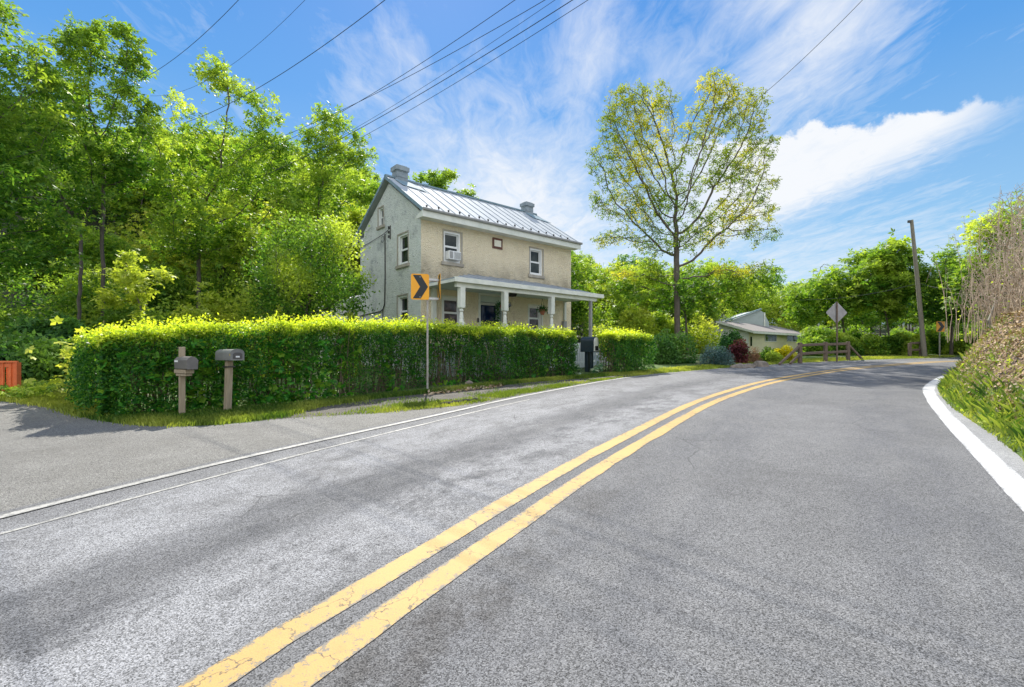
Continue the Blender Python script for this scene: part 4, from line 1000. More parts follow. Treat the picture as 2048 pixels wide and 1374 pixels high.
o.location = hw(2.42, -PD - .0, wz(3.12)); o.name = 'porch_lamp'; o.rotation_euler = (R(60), 0, TH)
MB().tube([(0, 0, -.05), (-.05, .05, -.12)], .01, 5).build('bracket', M['dark'], o)
wr = hw(3.55, -.02, wz(3.2)); n = 160; pp = np.array(wr) + np.column_stack([rng.normal(size=n) * .05, rng.normal(size=n) * .03 - .08, rng.uniform(-.55, .2, n)])
V, Q, y = leaves(pp, .09, None, .5); tag(put('garland', npmesh('garland', V, Q, y), M['lf_dark']), 'green leafy garland hanging beside the front door', 'garland')

# ------------------------------------------------------------------ mailboxes
def mailbox_body(mb, L, wd, hg, arch=.4, n=8, x0=0):
    pl_ = [(-wd / 2, 0), (wd / 2, 0), (wd / 2, hg * (1 - arch))]
    for i in range(1, n): q = math.pi * i / n; pl_.append((wd / 2 * math.cos(q), hg * (1 - arch) + hg * arch * math.sin(q)))
    pl_.append((-wd / 2, hg * (1 - arch))); mb.prism(pl_, x0, x0 + L, 'x'); return pl_
g = G(364, 833); o = empty('mailbox', g, R(-30)); o.scale = (.95, .95, 1.04); tag(o, 'grey mailbox on a wooden plank with its post rising behind, left of the pair', 'mailbox')
MB().box(-.045, .045, -.045, .045, -.1, 1.18).build('post', M['wood'], o, bevel=.006).rotation_euler = (0, 0, R(-12))
mb = MB(); mb.box(-.13, .28, -.075, .075, .735, .80); mb.box(-.1, .24, -.06, .06, .69, .732); mb.build('support', M['wood'], o, bevel=.005)
mb = MB(); pl_ = [(-.085, .81), (.085, .81), (.095, .96), (.05, 1.005), (0, 1.02), (-.05, 1.005), (-.095, .96)]; mb.prism(pl_, -.09, .36, 'x'); bx_ = mb.build('box', M['plastic'], o, bevel=.006); bx_.location = (0, -.0, 0)
mb = MB(); pl2 = [(a * 1.03, .81 + (b - .81) * 1.02 - .004) for a, b in pl_]; mb.prism(pl2, .361, .375, 'x'); mb.build('door', M['plastic'], bx_)
MB().box(-.06, .06, -.099, -.0965, .925, .955).build('sticker', M['sticker'], bx_)
g = G(455, 825); o = empty('mailbox', g, R(-30)); o.scale = (1.0, 1.0, .94); tag(o, 'arched grey mailbox with white number sticker on a leaning wooden post, right of the pair', 'mailbox')
po = MB().box(-.05, .05, -.05, .05, -.1, 1.02).build('post', M['wood'], o, bevel=.006); po.rotation_euler = (R(0), R(3), 0)
mb = MB(); mb.box(-.075, .075, -.075, .075, .93, .955); pb_ = mb.build('post_band', M['dark'], o)
pb_.location = (.05, 0, -.04)
mb = MB(); mailbox_body(mb, .50, .235, .215, .35, 8, -.25); bb = mb.build('box', M['steelbox'], o, smooth=True); bb.location = (.06, 0, 1.03)
mb = MB(); pl_ = mailbox_body(mb, .014, .25, .222, .35, 8, .251); dr_ = mb.build('door', M['steelbox'], bb, smooth=True)
mb = MB(); mb.prism([(-.085, .03), (.085, .03), (.085, .12), (.05, .15), (-.05, .15), (-.085, .12)], .266, .269, 'x'); mb.build('recess', M['plasticd'], dr_)
MB().box(.27, .274, -.035, .035, .055, .085).build('number_plate', M['sticker'], dr_)
MB().box(.23, .25, -.1225, -.1195, .09, .13).build('reflector', M['yreflect'], bb)
# black mailbox
g = G(1177, 744); o = empty('mailbox', g, R(-42)); tag(o, 'tall black plastic mailbox on a black post among hostas between two hedges', 'mailbox')
mb = MB(); mb.box(-.13, .02, -.07, .07, -.1, .74); mb.box(.10, .17, -.07, .07, -.1, .74); mb.build('post', M['blackp'], o, bevel=.01)
mb = MB(); mailbox_body(mb, .56, .36, .56, .3, 8, -.26); bb = mb.build('box', M['blackp'], o, smooth=True); bb.location = (.02, 0, .74)
mb = MB(); mailbox_body(mb, .03, .30, .50, .3, 8, .301); mb.v = [(a, b, c + .03) for a, b, c in mb.v]; mb.build('door', M['trim'], bb)
MB().box(.332, .336, -.11, .11, .05, .22).build('newspaper_slot', M['blackin'], bb)
mb = MB(); mb.box(-.1, .3, -.181, -.1795, .20, .212); mb.build('trim_line', M['dark'], bb)
MB().tube([(.33, .0, -.05), (.33, 0, -.11)], .03, 8).build('handle', M['trim'], bb)
for (px, py, s_, lb) in ((1150, 748, .42, 'variegated hosta clump left of the black mailbox post'), (1195, 747, .40, 'variegated hosta clump right of the black mailbox post')):
    g = G(px, py); n = 120; a = rng.uniform(0, 6.28, n); rr = rng.uniform(.1, 1, n)
    p0 = np.array(g)[None] + np.column_stack([np.cos(a) * rr * s_ * .45, np.sin(a) * rr * s_ * .35, rng.uniform(.05, .30, n) * (1.2 - rr)])
    V, Q, y = leaves(p0, .19, np.clip(rng.uniform(-.5, .7, n), 0, 1), .55, .1, .4); V -= np.array(g); oo = put('hosta', npmesh('hosta', V, Q, y), M['lf_hosta']); oo.location = g; tag(oo, lb, 'plant')

# ------------------------------------------------------------------ road signs
def chevron_panel(name, parent, wd, hg, z0, y, face=-1):
    """face -1: painted side looks toward -y"""
    mb = MB(); c = .03; pl_ = [(-wd / 2 + c, z0), (wd / 2 - c, z0), (wd / 2, z0 + c), (wd / 2, z0 + hg - c), (wd / 2 - c, z0 + hg), (-wd / 2 + c, z0 + hg), (-wd / 2, z0 + hg - c), (-wd / 2, z0 + c)]
    mb.prism(pl_, y - .003, y + .003, 'y'); o = mb.build(name, M['signy'], parent)
    a = wd / 2; t = .44 * wd; m_ = z0 + hg / 2; e = .045 * hg
    ch = [(-a * .80, z0 + hg - e), (-a * .80 + t, z0 + hg - e), (a * .88, m_), (-a * .80 + t, z0 + e), (-a * .80, z0 + e), (a * .88 - t, m_)]
    k = MB()
    tr = [(0, 1, 2, 5), (2, 3, 4, 5)]; y0, y1 = y + face * .0035, y + face * .007
    vs = [(p[0], yy, p[1]) for yy in (y0, y1) for p in ch]
    k.add(vs, [(0, 1, 2, 5), (2, 3, 4, 5), (6, 7, 8, 11), (8, 9, 10, 11)] + [(i, (i + 1) % 6, 6 + (i + 1) % 6, 6 + i) for i in range(6)]); k.build('arrow', M['signk'], o)
    for zb in (z0 + hg * .10, z0 + hg * .88):
        MB().tube([(wd * .0, y + face * .007, zb), (wd * .0, y + face * .012, zb)], .012, 8).build('bolt', M['alum'], o)
    return o
def chevron_sign(base, rz, wd, hg, zb, pole_r, label, second, lean=0, sec_rot=95):
    o = empty('chevron_sign', base, rz); tag(o, label, 'road sign')
    mb = MB(); mb.box(-pole_r, pole_r, -pole_r * .6, pole_r * .6, -.2, zb + hg - .03); mb.box(-pole_r * 1.0, -pole_r * .6, -pole_r * 1.1, -pole_r * .61, -.2, zb - .02); mb.build('post', M['galv'], o)
    sx_ = -.19 if second else 0.
    pn = chevron_panel('panel', o, wd, hg, zb, -.06); pn.location.x = sx_
    if second:
        mb = MB()
        for zz_ in (zb + hg * .06, zb + hg * .80): mb = MB(); mb.beam((sx_, -.03, zz_), (wd * 1.05 + sx_, .02, zz_), .035, .055); mb.beam((sx_, -.01, zz_), (wd * .9 + sx_, .22, zz_), .02, .04); mb.build('bracket', M['alum'], o)
        p2 = empty('second_panel', (wd * 1.08 + sx_, .04, 0), R(sec_rot)); p2.parent = o
        q = chevron_panel('panel', p2, wd, hg, zb + .02, 0, 1)
        return o, q, p2
    return o, None, None
g = G(855, 779)
o, q, p2 = chevron_sign(g, R(12), .455, .66, 2.31, .024, 'amber and black right-pointing chevron road sign on a thin post in front of the hedge', True)
q.parent = o; q.name = 'panel.edge_on'; q.location = p2.location; q.rotation_euler = p2.rotation_euler; bpy.data.objects.remove(p2); q.name = 'rear_panel'
g = G(1879, 714.5)
o, q, p2 = chevron_sign(g, R(10), .60, .60, 1.48, .03, 'small amber chevron road sign at the far bend beside the dark tree trunk', False)
mb = MB(); mb.box(.305, .42, .0, .004, 1.48, 2.08); mb.build('second_panel', M['vinyl'], o)
g = G(1674, 724)
o = empty('diamond_sign', g, R(4)); tag(o, 'grey back of a diamond-shaped road sign on a post before the rail fence', 'road sign')
MB().box(-.03, .03, -.02, .02, -.2, 2.95).build('post', M['woodd'], o)
h_ = .54; mb = MB(); zc = 2.42; mb.prism([(0, zc - h_), (.03, zc - h_ + .03), (h_, zc - .02), (h_, zc + .02), (.02, zc + h_), (-.02, zc + h_), (-h_, zc + .02), (-h_, zc - .02)], .024, .030, 'y'); mb.build('panel', M['signback'], o)

# ------------------------------------------------------------------ utility pole and overhead wires
b_ = P(1846, 700, 27); tpt = P(1823, 440, 27); zb_ = Hf(b_.x, 27)
bb_ = Vector((b_.x + .12, 27, zb_)); o = empty('utility_pole', bb_); tag(o, 'leaning bare wooden utility pole above the bushes at the far bend', 'utility pole')
tv_ = tpt - bb_; MB().tube([(0, 0, -.3), tuple(tv_ * .5), tuple(tv_)], [.13, .11, .085], 10).build('pole', M['pole'], o, smooth=True)
mb = MB(); mb.box(tv_.x - .2, tv_.x - .05, -.05, .05, tv_.z - .16, tv_.z - .02); mb.build('bracket', M['dark'], o)
def wire(a, b, label, r=.014, ext0=.8, ext1=.6, sag=.25):
    a, b = Vector(a), Vector(b); d_ = b - a; s0, s1 = a - d_ * ext0, b + d_ * ext1; pts = []
    for i in range(25):
        t = i / 24; p = s0.lerp(s1, t); tt = (t * (1 + ext0 + ext1) - ext0)
        p.z += -sag * tt * (1 - tt) * 4 * .25; pts.append(p - s0)
    o = MB().tube(pts, r, 5).build('power_line', M['wire']); o.location = s0; tag(o, label, 'wire', 'overhead wires'); return o
def P9(px, py, h=9): return P(px, py, (h - CH) * F / (HZ - py))
W_ = 'overhead wires'
wire(P9(477, 0), P9(345, 120), 'leftmost thin overhead wire crossing the upper left sky', .006, 1.5, 2)
wire(P9(610, 0), P9(470, 125), 'second overhead wire from the left, faint and thin', .004, 1.5, 2)
wire(P9(770, 0), P9(535, 165), 'dark overhead wire dropping to the crown left of the farmhouse', .008, 1.2, 1.2)
wire(P9(1030, 0), P9(700, 214), 'uppermost wire of the bundle above the farmhouse', .007, .8, 1.2)
wire(P9(1090, 0), P9(705, 210), 'second wire of the bundle above the farmhouse', .007, .8, 1.2)
wire(P9(1110, 0), P9(722, 250), 'third wire of the bundle above the farmhouse, thin', .005, .8, 1.0)
wire(P9(1145, 0), P9(725, 254), 'fourth wire of the bundle above the farmhouse, dark', .009, .8, 1.0)
wire(P9(1176, 0), P9(750, 260), 'lowest wire of the bundle above the farmhouse', .0065, .8, 1.0)
wire(P9(1725, 0), P9(1525, 190), 'single overhead wire running to the open-crowned tree', .007, .6, .9)
a_, c_, e_ = P(1600, 600, 30), P(1838, 566, 27), P(1960, 572, 24)
for (p, q, lb) in ((a_, c_, 'thin service wire running left from the utility pole'), (c_, e_, 'thin service wire running right from the utility pole into the brush')):
    pts = [tuple(p.lerp(q, t / 10) - Vector((0, 0, 1.0 * (t / 10) * (1 - t / 10))) - p) for t in range(11)]
    o = MB().tube(pts, .012, 4).build('power_line', M['wire']); o.location = p; tag(o, lb, 'wire', W_)

# ------------------------------------------------------------------ ranch house in the dip behind
DX = 40.0; rx_ = (1500 - 1024) / F * DX; rz_ = .75
rh = empty('ranch_house', (rx_, DX, rz_), TH); tag(rh, 'cream single-storey ranch house with brown shingle roof behind the golden shrub', 'house')
k = (2110 - 1024) / F; cu, su = math.cos(TH), math.sin(TH)
def ru(px): qq_ = (px - 1024) / F; return (qq_ * DX - rx_) / (cu - qq_ * su)
RW = ru(1607); RD = 5.4; ev = 2.42
def rzv(py, u): return CH + (HZ - py) / F * (DX + su * u) - rz_
def siding(u0, u1, z0, z1, v, out=-.0, lap=.16, axis='y', dd=.0):
    mb = MB(); n = int((z1 - z0) / lap)
    for i in range(n):
        a, b = z0 + i * lap, min(z0 + (i + 1) * lap, z1)
        pl_ = [(v - .022, a), (v + .1, a), (v + .1, b), (v - .004, b)]
        mb.prism(pl_, u0, u1, 'x') if axis == 'y' else mb.prism([(p[0], p[1]) for p in pl_], u0, u1, 'y')
    return mb
siding(0, RW, 0, ev, 0).build('front_wall', M['siding'], rh)
siding(.1, RD, 0, ev, 0, axis='x').build('side_wall', M['sidingw'], rh)
rr_ = .85; ho = .45
mb = MB(); mb.prism([(.1, ev), (RD, ev), (RD / 2, ev + rr_)], .0, .1, 'x'); mb.build('gable', M['sidingw'], rh)
MB().box(.12, RW - .01, .12, RD, 0, ev - .01).build('back_wall', M['sidingw'], rh)
sl2 = rr_ / (RD / 2)
mb = MB(); mb.prism([(-ho, ev - sl2 * ho), (RD / 2, ev + rr_), (RD + ho, ev - sl2 * ho), (RD + ho, ev - sl2 * ho + .1), (RD / 2, ev + rr_ + .1), (-ho, ev - sl2 * ho + .1)], -.5, RW + .35, 'x'); rf = mb.build('roof', M['shingle'], rh)
mb = MB(); mb.box(-.5, RW + .35, -ho - .04, -ho - .002, ev - sl2 * ho - .12, ev - sl2 * ho + .07); mb.beam((-.52, -ho, ev - sl2 * ho), (-.52, RD / 2, ev + rr_), .03, .16); mb.build('fascia', M['trim'], rf)
for (pa_, pb_) in ((1529, 1552), (1573, 1594)):
    u0, u1 = ru(pa_), ru(pb_); z0, z1 = rzv(683, u0), rzv(668, u0)
    mb = MB(); mb.box(u0, u1, -.06, -.024, z0, z1); f = mb.build('window', M['vinyl'], rh); um = (u0 + u1) / 2
    mb = MB(); mb.box(u0 + .06, um - .04, -.07, -.061, z0 + .06, z1 - .06); mb.build('pane', M['glass'], f); mb = MB(); mb.box(um + .04, u1 - .06, -.07, -.061, z0 + .06, z1 - .06); mb.build('pane', M['glass'], f)
mb = MB(); mb.box(-.0 + .02, .3, -.06, -.024, 1.1, 1.9); mb.build('window', M['glass'], rh)
# taller grey wing with a one-sided roof
p0 = P(1456, 645, 47); wg = [(0, 0), (5.2, 0), (5.2, 4.7), (4.4, 4.7), (0, 3.55)]
w_o = MB().prism([(0, -3), (4.15, -3), (4.15, 0), (3.6, 1.0), (3.25, 1.25), (0, .12)], 0, 4, 'y').build('rear_wing', M['sidingg'], rh)
MB().beam((-.3, -.05, .14), (3.3, -.05, 1.36), .3, .12).build('roof_edge', M['rooftrim'], w_o)
MB().box(3.62, 3.74, -.06, -.002, -1.5, 1.0).build('corner_trim', M['trim'], w_o)
w_o.matrix_parent_inverse = Matrix.Identity(4)
Mr = Matrix.Translation((rx_, DX, rz_)) @ Matrix.Rotation(TH, 4, 'Z'); loc = Mr.inverted() @ p0; w_o.location = loc; w_o.rotation_euler = (0, 0, -TH)

# ------------------------------------------------------------------ split rail fence, boulders, orange railing
def railfence(label, pts, hts, rails=(.45, .85), ends=()):
    a = pts[0]; o = empty('rail_fence', a); tag(o, label, 'fence')
    for p in pts:
        q = p - a; MB().box(q.x - .08, q.x + .08, q.y - .07, q.y + .07, q.z - .2, q.z + hts).build('post', M['woodd'], o, bevel=.02)
    for p, q in zip(pts[:-1], pts[1:]):
        for z in rails: MB().beam(p - a + Vector((0, -.02, z)), q - a + Vector((0, .02, z + .02)), .07, .13).build('rail', M['woodd'], o, bevel=.02)
    for (p, z, q) in ends: MB().beam(p - a + Vector((0, 0, z)), q - a + Vector((0, 0, .04)), .08, .12).build('rail', M['woodd'], o, bevel=.02)
    return o
f0, f1, f2 = G(1600, 727), G(1651, 723.5), G(1696, 721); fe = G(1558, 731); fe2 = G(1580, 729.5); fr_ = G(1724, 719.5)
railfence('dark split rail fence with drooping end rails in front of the ranch house', [f0, f1, f2], .98, ends=[(f0, .85, fe), (f0, .45, fe2), (f2, .85, fr_)])
f3, f4 = G(1850, 716.5), G(1873, 716); railfence('short weathered rail fence under the far chevron sign', [f3 + Vector((0, 1, 0)), f4 + Vector((0, 1, 0))], .85)
def boulder(label, px, py, sx, sy, sz, seed):
    g = G(px, py); bm = bmesh.new(); bmesh.ops.create_icosphere(bm, subdivisions=4, radius=1); r = np.random.default_rng(seed); ks = r.normal(size=(9, 3)) * 2.6; ph = r.uniform(0, 6, 9); pls = [(p_, r.uniform(.55, .85)) for p_ in unit(r.normal(size=(16, 3)))]
    for v in bm.verts:
        c = np.array(v.co); f = 1 + .06 * sum(math.sin(float(ks[i] @ c) + ph[i]) / (1 + i * .2) for i in range(9)); c = c * f
        for pn, pc in pls:
            e = float(pn @ c) - pc
            if e > 0: c = c - pn * e
        v.co = (c[0] * sx, c[1] * sy, max(c[2], -.4) * sz)
    me = bpy.data.meshes.new('boulder'); bm.to_mesh(me); bm.free(); me.polygons.foreach_set('use_smooth', [True] * len(me.polygons)); me.set_sharp_from_angle(angle=R(16))
    o = put('boulder', me, M['rock']); o.location = g + Vector((0, 0, sz * .25)); tag(o, label, 'boulder')
boulder('low flat brown boulder at the left end of the roadside rocks', 1475, 736, .42, .34, .17, 1)
boulder('middle grey boulder of the three roadside rocks', 1497, 735, .42, .36, .20, 2)
boulder('rounded tan boulder at the right end of the roadside rocks', 1520, 733.5, .34, .36, .30, 3)
a = P(-60, 722, 10.4); b = P(36, 722, 10.8); a.z = b.z = 1.23
o = empty('railing', (a.x, a.y, Hf(a.x, a.y))); tag(o, 'orange red painted wooden railing at the left edge above the ground cover', 'railing'); q = b - a; zt = 1.23 - o.location.z
MB().beam((0, 0, zt), (q.x, q.y, zt), .13, .035).build('top_rail', M['orange'], o); MB().beam((0, 0, zt - .08), (q.x * .98, q.y * .98, zt - .08), .04, .09).build('rail', M['orange'], o)
for i in range(7):
    t = i / 6 * .97; mb = MB(); p = Vector((q.x * t, q.y * t, 0)); w2 = .055; mb.box(p.x - w2, p.x + w2, p.y - .015 if i < 6 else p.y - .05, p.y + .02 if i < 6 else p.y + .05, -.25, zt - .018); mb.build('baluster' if i < 6 else 'post', M['orange'], o)
# broken pavement lump at the road edge, a stone and litter
for i, (px, py, s_) in enumerate(((895, 809, .16), (912, 806.5, .18), (932, 804, .15), (950, 802, .10))):
    g = G(px, py); bm = bmesh.new(); bmesh.ops.create_icosphere(bm, subdivisions=2, radius=1)
    for v in bm.verts: v.co = (v.co.x * s_ * random.uniform(.8, 1.2), v.co.y * s_ * .6 * random.uniform(.8, 1.2), max(v.co.z, -.1) * .05)
    me = bpy.data.meshes.new('asphalt_chunk'); bm.to_mesh(me); bm.free(); oo = put('asphalt_chunk', me, M['tar']); oo.location = g + Vector((0, 0, .015)); oo.rotation_euler = (0, 0, R(30)); tag(oo, 'flat black chunk of broken asphalt lying on the verge at the road edge', 'rubble', 'broken asphalt chunks on the verge')
g = G(938, 771); bm = bmesh.new(); bmesh.ops.create_icosphere(bm, subdivisions=2, radius=1)
for v in bm.verts: v.co = (v.co.x * .12, v.co.y * .09, max(v.co.z, -.3) * .09)
me = bpy.data.meshes.new('stone'); bm.to_mesh(me); bm.free(); oo = put('stone', me, M['rock']); oo.location = g + Vector((0, 0, .05)); tag(oo, 'small pale stone lying under the hedge right of the chevron post', 'stone')

# ------------------------------------------------------------------ garden shrubs
def gbush(name, label, px, py, dist, hw_px, h_px, n, size, leafm, cat='shrub', **kw):
    x = (px - 1024) / F * dist; z = Hf(x, dist); s_ = dist / F
    return bush(name, label, cat, (x, dist, z), hw_px * s_, hw_px * s_ * .9, CH + (HZ - py) / F * dist - z, n, size, leafm, **kw)
gbush('round_shrub', 'large dark green shrub between the short hedge and the blue spruce', 1340, 640, 22, 54, 0, 8000, .12, 'lf_dark', seed=1, young=.25, top=.3)
gbush('blue_spruce', 'low blue grey spruce with layered branches beside the boulders', 1428, 682, 20.5, 38, 0, 5200, .10, 'lf_blue', seed=2, aspect=.25, young=.5, lumps=14)
gbush('red_maple_shrub', 'dark purple red maple shrub behind the blue spruce', 1476, 674, 21.5, 24, 0, 3400, .10, 'lf_red', seed=3, lumps=10, young=.5)
gbush('yew_shrub', 'tall dark evergreen shrub against the ranch house roof', 1464, 642, 24.5, 40, 0, 7500, .11, 'lf_dark', seed=4, young=.1, top=.15, cone=.35)
gbush('golden_shrub', 'golden yellow flowering shrub below the ranch house windows', 1566, 690, 23.5, 25, 0, 3600, .10, 'lf_gold', seed=5)
gbush('round_shrub', 'mid green shrub just left of the golden shrub', 1532, 690, 23, 22, 0, 3200, .10, 'lf_near', seed=6, young=.3)
gbush('ornamental_grass', 'pale feathery dry grass clump right of the red maple shrub', 1508, 690, 22, 13, 0, 1600, .14, 'lf_rust', seed=7, aspect=.12)
gbush('round_shrub', 'low green shrub between the purple maple and the rail fence', 1545, 700, 22.3, 20, 0, 2200, .09, 'lf_near', seed=8, young=.5)
gbush('weed_clump', 'rusty brown seed heads standing above the left end of the hedge', 215, 622, 13.5, 26, 0, 1500, .10, 'lf_rust', seed=9, aspect=.2, cat='weeds')
# bushes beyond the road
row = [(1640, 668, 36, 26, 'leafy bush beyond the right end of the ranch house roof'), (1630, 668, 29, 34, 'sunlit bush beyond the rail fence, left of the diamond sign'), (1680, 660, 30, 36, 'sunlit bush directly behind the diamond sign post'),
       (1735, 664, 30, 38, 'broad bush midway between the diamond sign and the utility pole'), (1790, 658, 30.5, 36, 'bush just left of the foot of the utility pole'), (1835, 664, 29.5, 26, 'small bush hiding the foot of the utility pole'),
       (1700, 640, 36, 46, 'taller bush in the second row behind the diamond sign'), (1790, 640, 38, 44, 'taller bush in the second row left of the utility pole'), (1880, 655, 31.5, 34, 'bush behind the far chevron sign'),
       (1935, 650, 30, 40, 'bush behind the crest of the bank, right of the far chevron sign'), (1990, 640, 29, 40, 'bush behind the dead brush at the bend'), (1650, 630, 42, 50, 'large bush in the back row left of the diamond sign'),
       (1860, 630, 38, 46, 'large bush in the back row right of the utility pole'), (1940, 620, 40, 50, 'large back-row bush behind the dark curved trunk')]
for i, (px, py, dd, hw_, lb) in enumerate(row):
    gbush('roadside_bush', lb, px, py, dd, hw_, 0, 4200, .20, ('lf_near', 'lf_mid')[i % 2], cat='bush', group='bushes beyond the far bend', seed=20 + i, young=.5, kind='cluster' if i % 3 else 'leaf', k=4)
# undergrowth
gl, gr2, gw = 'bushes left of the farmhouse', 'bushes right of the farmhouse', 'bushes at the edge of the left woods'
ug = [(1215, 640, 24, 50, 'lf_yel', gr2, 'yellow green bush between the farmhouse porch and the open-crowned tree'), (1265, 600, 30, 55, 'lf_yel', gr2, 'tall yellow green bush behind the short hedge'), (1190, 580, 34, 50, 'lf_mid', gr2, 'bright green bush touching the right wall of the farmhouse'),
      (1330, 600, 34, 55, 'lf_mid', gr2, 'bright green bush behind the trunk of the open-crowned tree'), (1400, 620, 33, 45, 'lf_yel', gr2, 'yellow green bush left of the ranch house gable'), (1245, 560, 40, 60, 'lf_mid', gr2, 'large bright bush far behind the farmhouse porch corner'),
      (1440, 590, 48, 60, 'lf_mid', gr2, 'large bright bush behind the ranch house ridge'), (1560, 600, 52, 60, 'lf_yel', gr2, 'yellow green bush behind the right end of the ranch house'),
      (20, 560, 15, 120, 'lf_near', gw, 'big mid green bush at the left edge above the orange railing'), (120, 590, 14, 90, 'lf_dark', gw, 'deep green bush right of the orange railing, in shade'), (60, 650, 12.5, 95, 'lf_dark', gw, 'low deep green bush just behind the orange railing'),
      (150, 665, 13, 60, 'lf_near', gw, 'mid green bush touching the left end of the hedge'), (-60, 640, 12, 110, 'lf_dark', gw, 'deep green bush cut by the left picture edge'), (260, 575, 17, 80, 'lf_near', gw, 'mid green bush behind the pale sapling'),
      (340, 575, 18, 70, 'lf_mid', gl, 'bright green bush behind the two grey mailboxes'), (180, 500, 20, 110, 'lf_near', gw, 'tall mid green bush around the foot of the tall forked tree'), (-20, 440, 20, 130, 'lf_near', gw, 'tall mid green bush in the upper left woods edge'),
      (420, 560, 17, 60, 'lf_yel', gl, 'yellow green bush above the hedge right of the mailboxes'), (480, 540, 18, 70, 'lf_yel', gl, 'tallest yellow green bush behind the middle of the hedge'), (380, 590, 16, 55, 'lf_yel', gl, 'low yellow green bush above the hedge behind the mailboxes'),
      (300, 600, 15.5, 45, 'lf_mid', gl, 'low bright bush at the foot of the pale sapling'), (545, 590, 15, 40, 'lf_yel', gl, 'small yellow green bush at the left foot of the dense rounded tree'), (700, 600, 15.6, 26, 'lf_yel', gl, 'small yellow green bush against the farmhouse gable wall'),
      (300, 510, 25, 100, 'lf_near', gw, 'mid green thicket deep in the woods behind the sapling'), (430, 490, 27, 110, 'lf_mid', gw, 'bright green thicket deep in the woods behind the broad tree'), (200, 430, 27, 110, 'lf_mid', gw, 'bright green thicket up the slope behind the forked tree'),
      (540, 470, 28, 90, 'lf_near', gw, 'mid green thicket up the slope behind the dense rounded tree'), (80, 420, 25, 110, 'lf_near', gw, 'mid green thicket up the slope at far left'), (670, 480, 30, 80, 'lf_mid', gw, 'bright thicket up the slope behind the farmhouse gable'), (340, 420, 32, 110, 'lf_yel', gw, 'yellow green thicket high on the slope behind the broad tree')]
for i, (px, py, dd, hw_, lm, gr_, lb) in enumerate(ug):
    gbush('woodland_bush', lb, px, py, dd, hw_, 0, 5200 if hw_ > 80 else 3600, .15 if dd < 24 else .2, lm, cat='bush', group=gr_, seed=40 + i, young=.45, lumps=14, kind='cluster' if i % 2 else 'leaf', k=5)

# ------------------------------------------------------------------ individual trees
T = ptree
T('tall_tree', 'tall slender forked tree with star-shaped leaf clusters above the left end of the hedge', 'tree', 19, 203, [(150, 70, 60, 50), (235, 110, 60, 60), (110, 170, 60, 70), (190, 210, 70, 60), (265, 190, 45, 60), (90, 290, 60, 50), (240, 320, 60, 50), (170, 330, 50, 40)], [(206, 560), (204, 470), (208, 370)], natt=1100, nleaf=3100, lsize=.18, terminal=.03, trunk_scale=1.25, leafm='lf_near', seed=3, tip=.0115, step=.4, kill=.7, spread=.22, young=.3)
T('tall_tree', 'slim dark-stemmed tree left of the tall forked tree', 'tree', 18, 158, [(130, 330, 95, 130), (40, 280, 90, 130)], [(160, 560), (162, 470)], natt=600, nleaf=2400, lsize=.17, terminal=.03, trunk_scale=1.25, leafm='lf_near', seed=4, tip=.0115, step=.4, kill=.75, spread=.3, young=.35)
T('leafy_tree', 'leafy tree filling the upper left corner above the orange railing', 'tree', 14, -90, [(-40, 150, 130, 200), (-10, 420, 140, 150)], [(-95, 560), (-80, 380)], natt=800, nleaf=4600, lsize=.16, leafm='lf_near', seed=5, tip=.010, step=.35, kill=.55, spread=.25, young=.35)
T('leafy_tree', 'broad green tree with ascending limbs in the middle of the left woods', 'tree', 24, 395, [(360, 175, 50, 45), (440, 160, 50, 50), (510, 220, 50, 45), (330, 260, 55, 55), (430, 270, 65, 60), (540, 310, 55, 50), (350, 370, 70, 60), (470, 380, 80, 55), (420, 470, 110, 60), (560, 400, 45, 45)], [(398, 560), (400, 480)], natt=1500, nleaf=5200, lsize=.2, terminal=.032, trunk_scale=1.2, leafm='lf_mid', seed=6, tip=.012, step=.45, kill=.75, spread=.32, young=.5)
T('leafy_tree', 'green tree with thin branches just left of the farmhouse roof', 'tree', 27, 636, [(655, 250, 40, 35), (700, 300, 45, 40), (630, 320, 45, 45), (715, 370, 50, 45), (650, 400, 60, 50), (600, 410, 40, 60)], [(634, 560), (634, 460)], natt=900, nleaf=3300, lsize=.2, terminal=.032, trunk_scale=1.2, leafm='lf_mid', seed=7, tip=.012, step=.45, kill=.75, spread=.32, young=.45)
T('leafy_tree', 'dense rounded tree crown with bright edges directly left of the farmhouse', 'tree', 15.8, 612, [(620, 540, 105, 95), (595, 490, 75, 70), (690, 580, 55, 65), (545, 580, 65, 65), (660, 490, 60, 60)], [(612, 630)], natt=900, gaps=.1, nleaf=15000, lsize=.105, leafm='lf_near', seed=8, tip=.008, step=.25, kill=.35, spread=.22, young=.9, kind='leaf', aspect=.5)
T('sapling', 'young pale-leaved sapling rising behind the left part of the hedge', 'tree', 13, 285, [(275, 550, 60, 45), (230, 590, 40, 35)], [(282, 620)], natt=120, nleaf=480, lsize=.15, leafm='lf_yel', seed=9, tip=.008, step=.25, kill=.4, spread=.12, young=.4)
T('background_tree', 'green treetop showing above the left half of the farmhouse roof', 'tree', 34, 880, [(885, 365, 40, 28), (830, 345, 30, 22), (925, 395, 32, 25), (860, 410, 55, 40), (800, 360, 22, 25)], [(880, 520)], natt=600, nleaf=1700, lsize=.26, leafm='lf_near', seed=10, tip=.012, step=.5, kill=.8, spread=.25, young=.3)
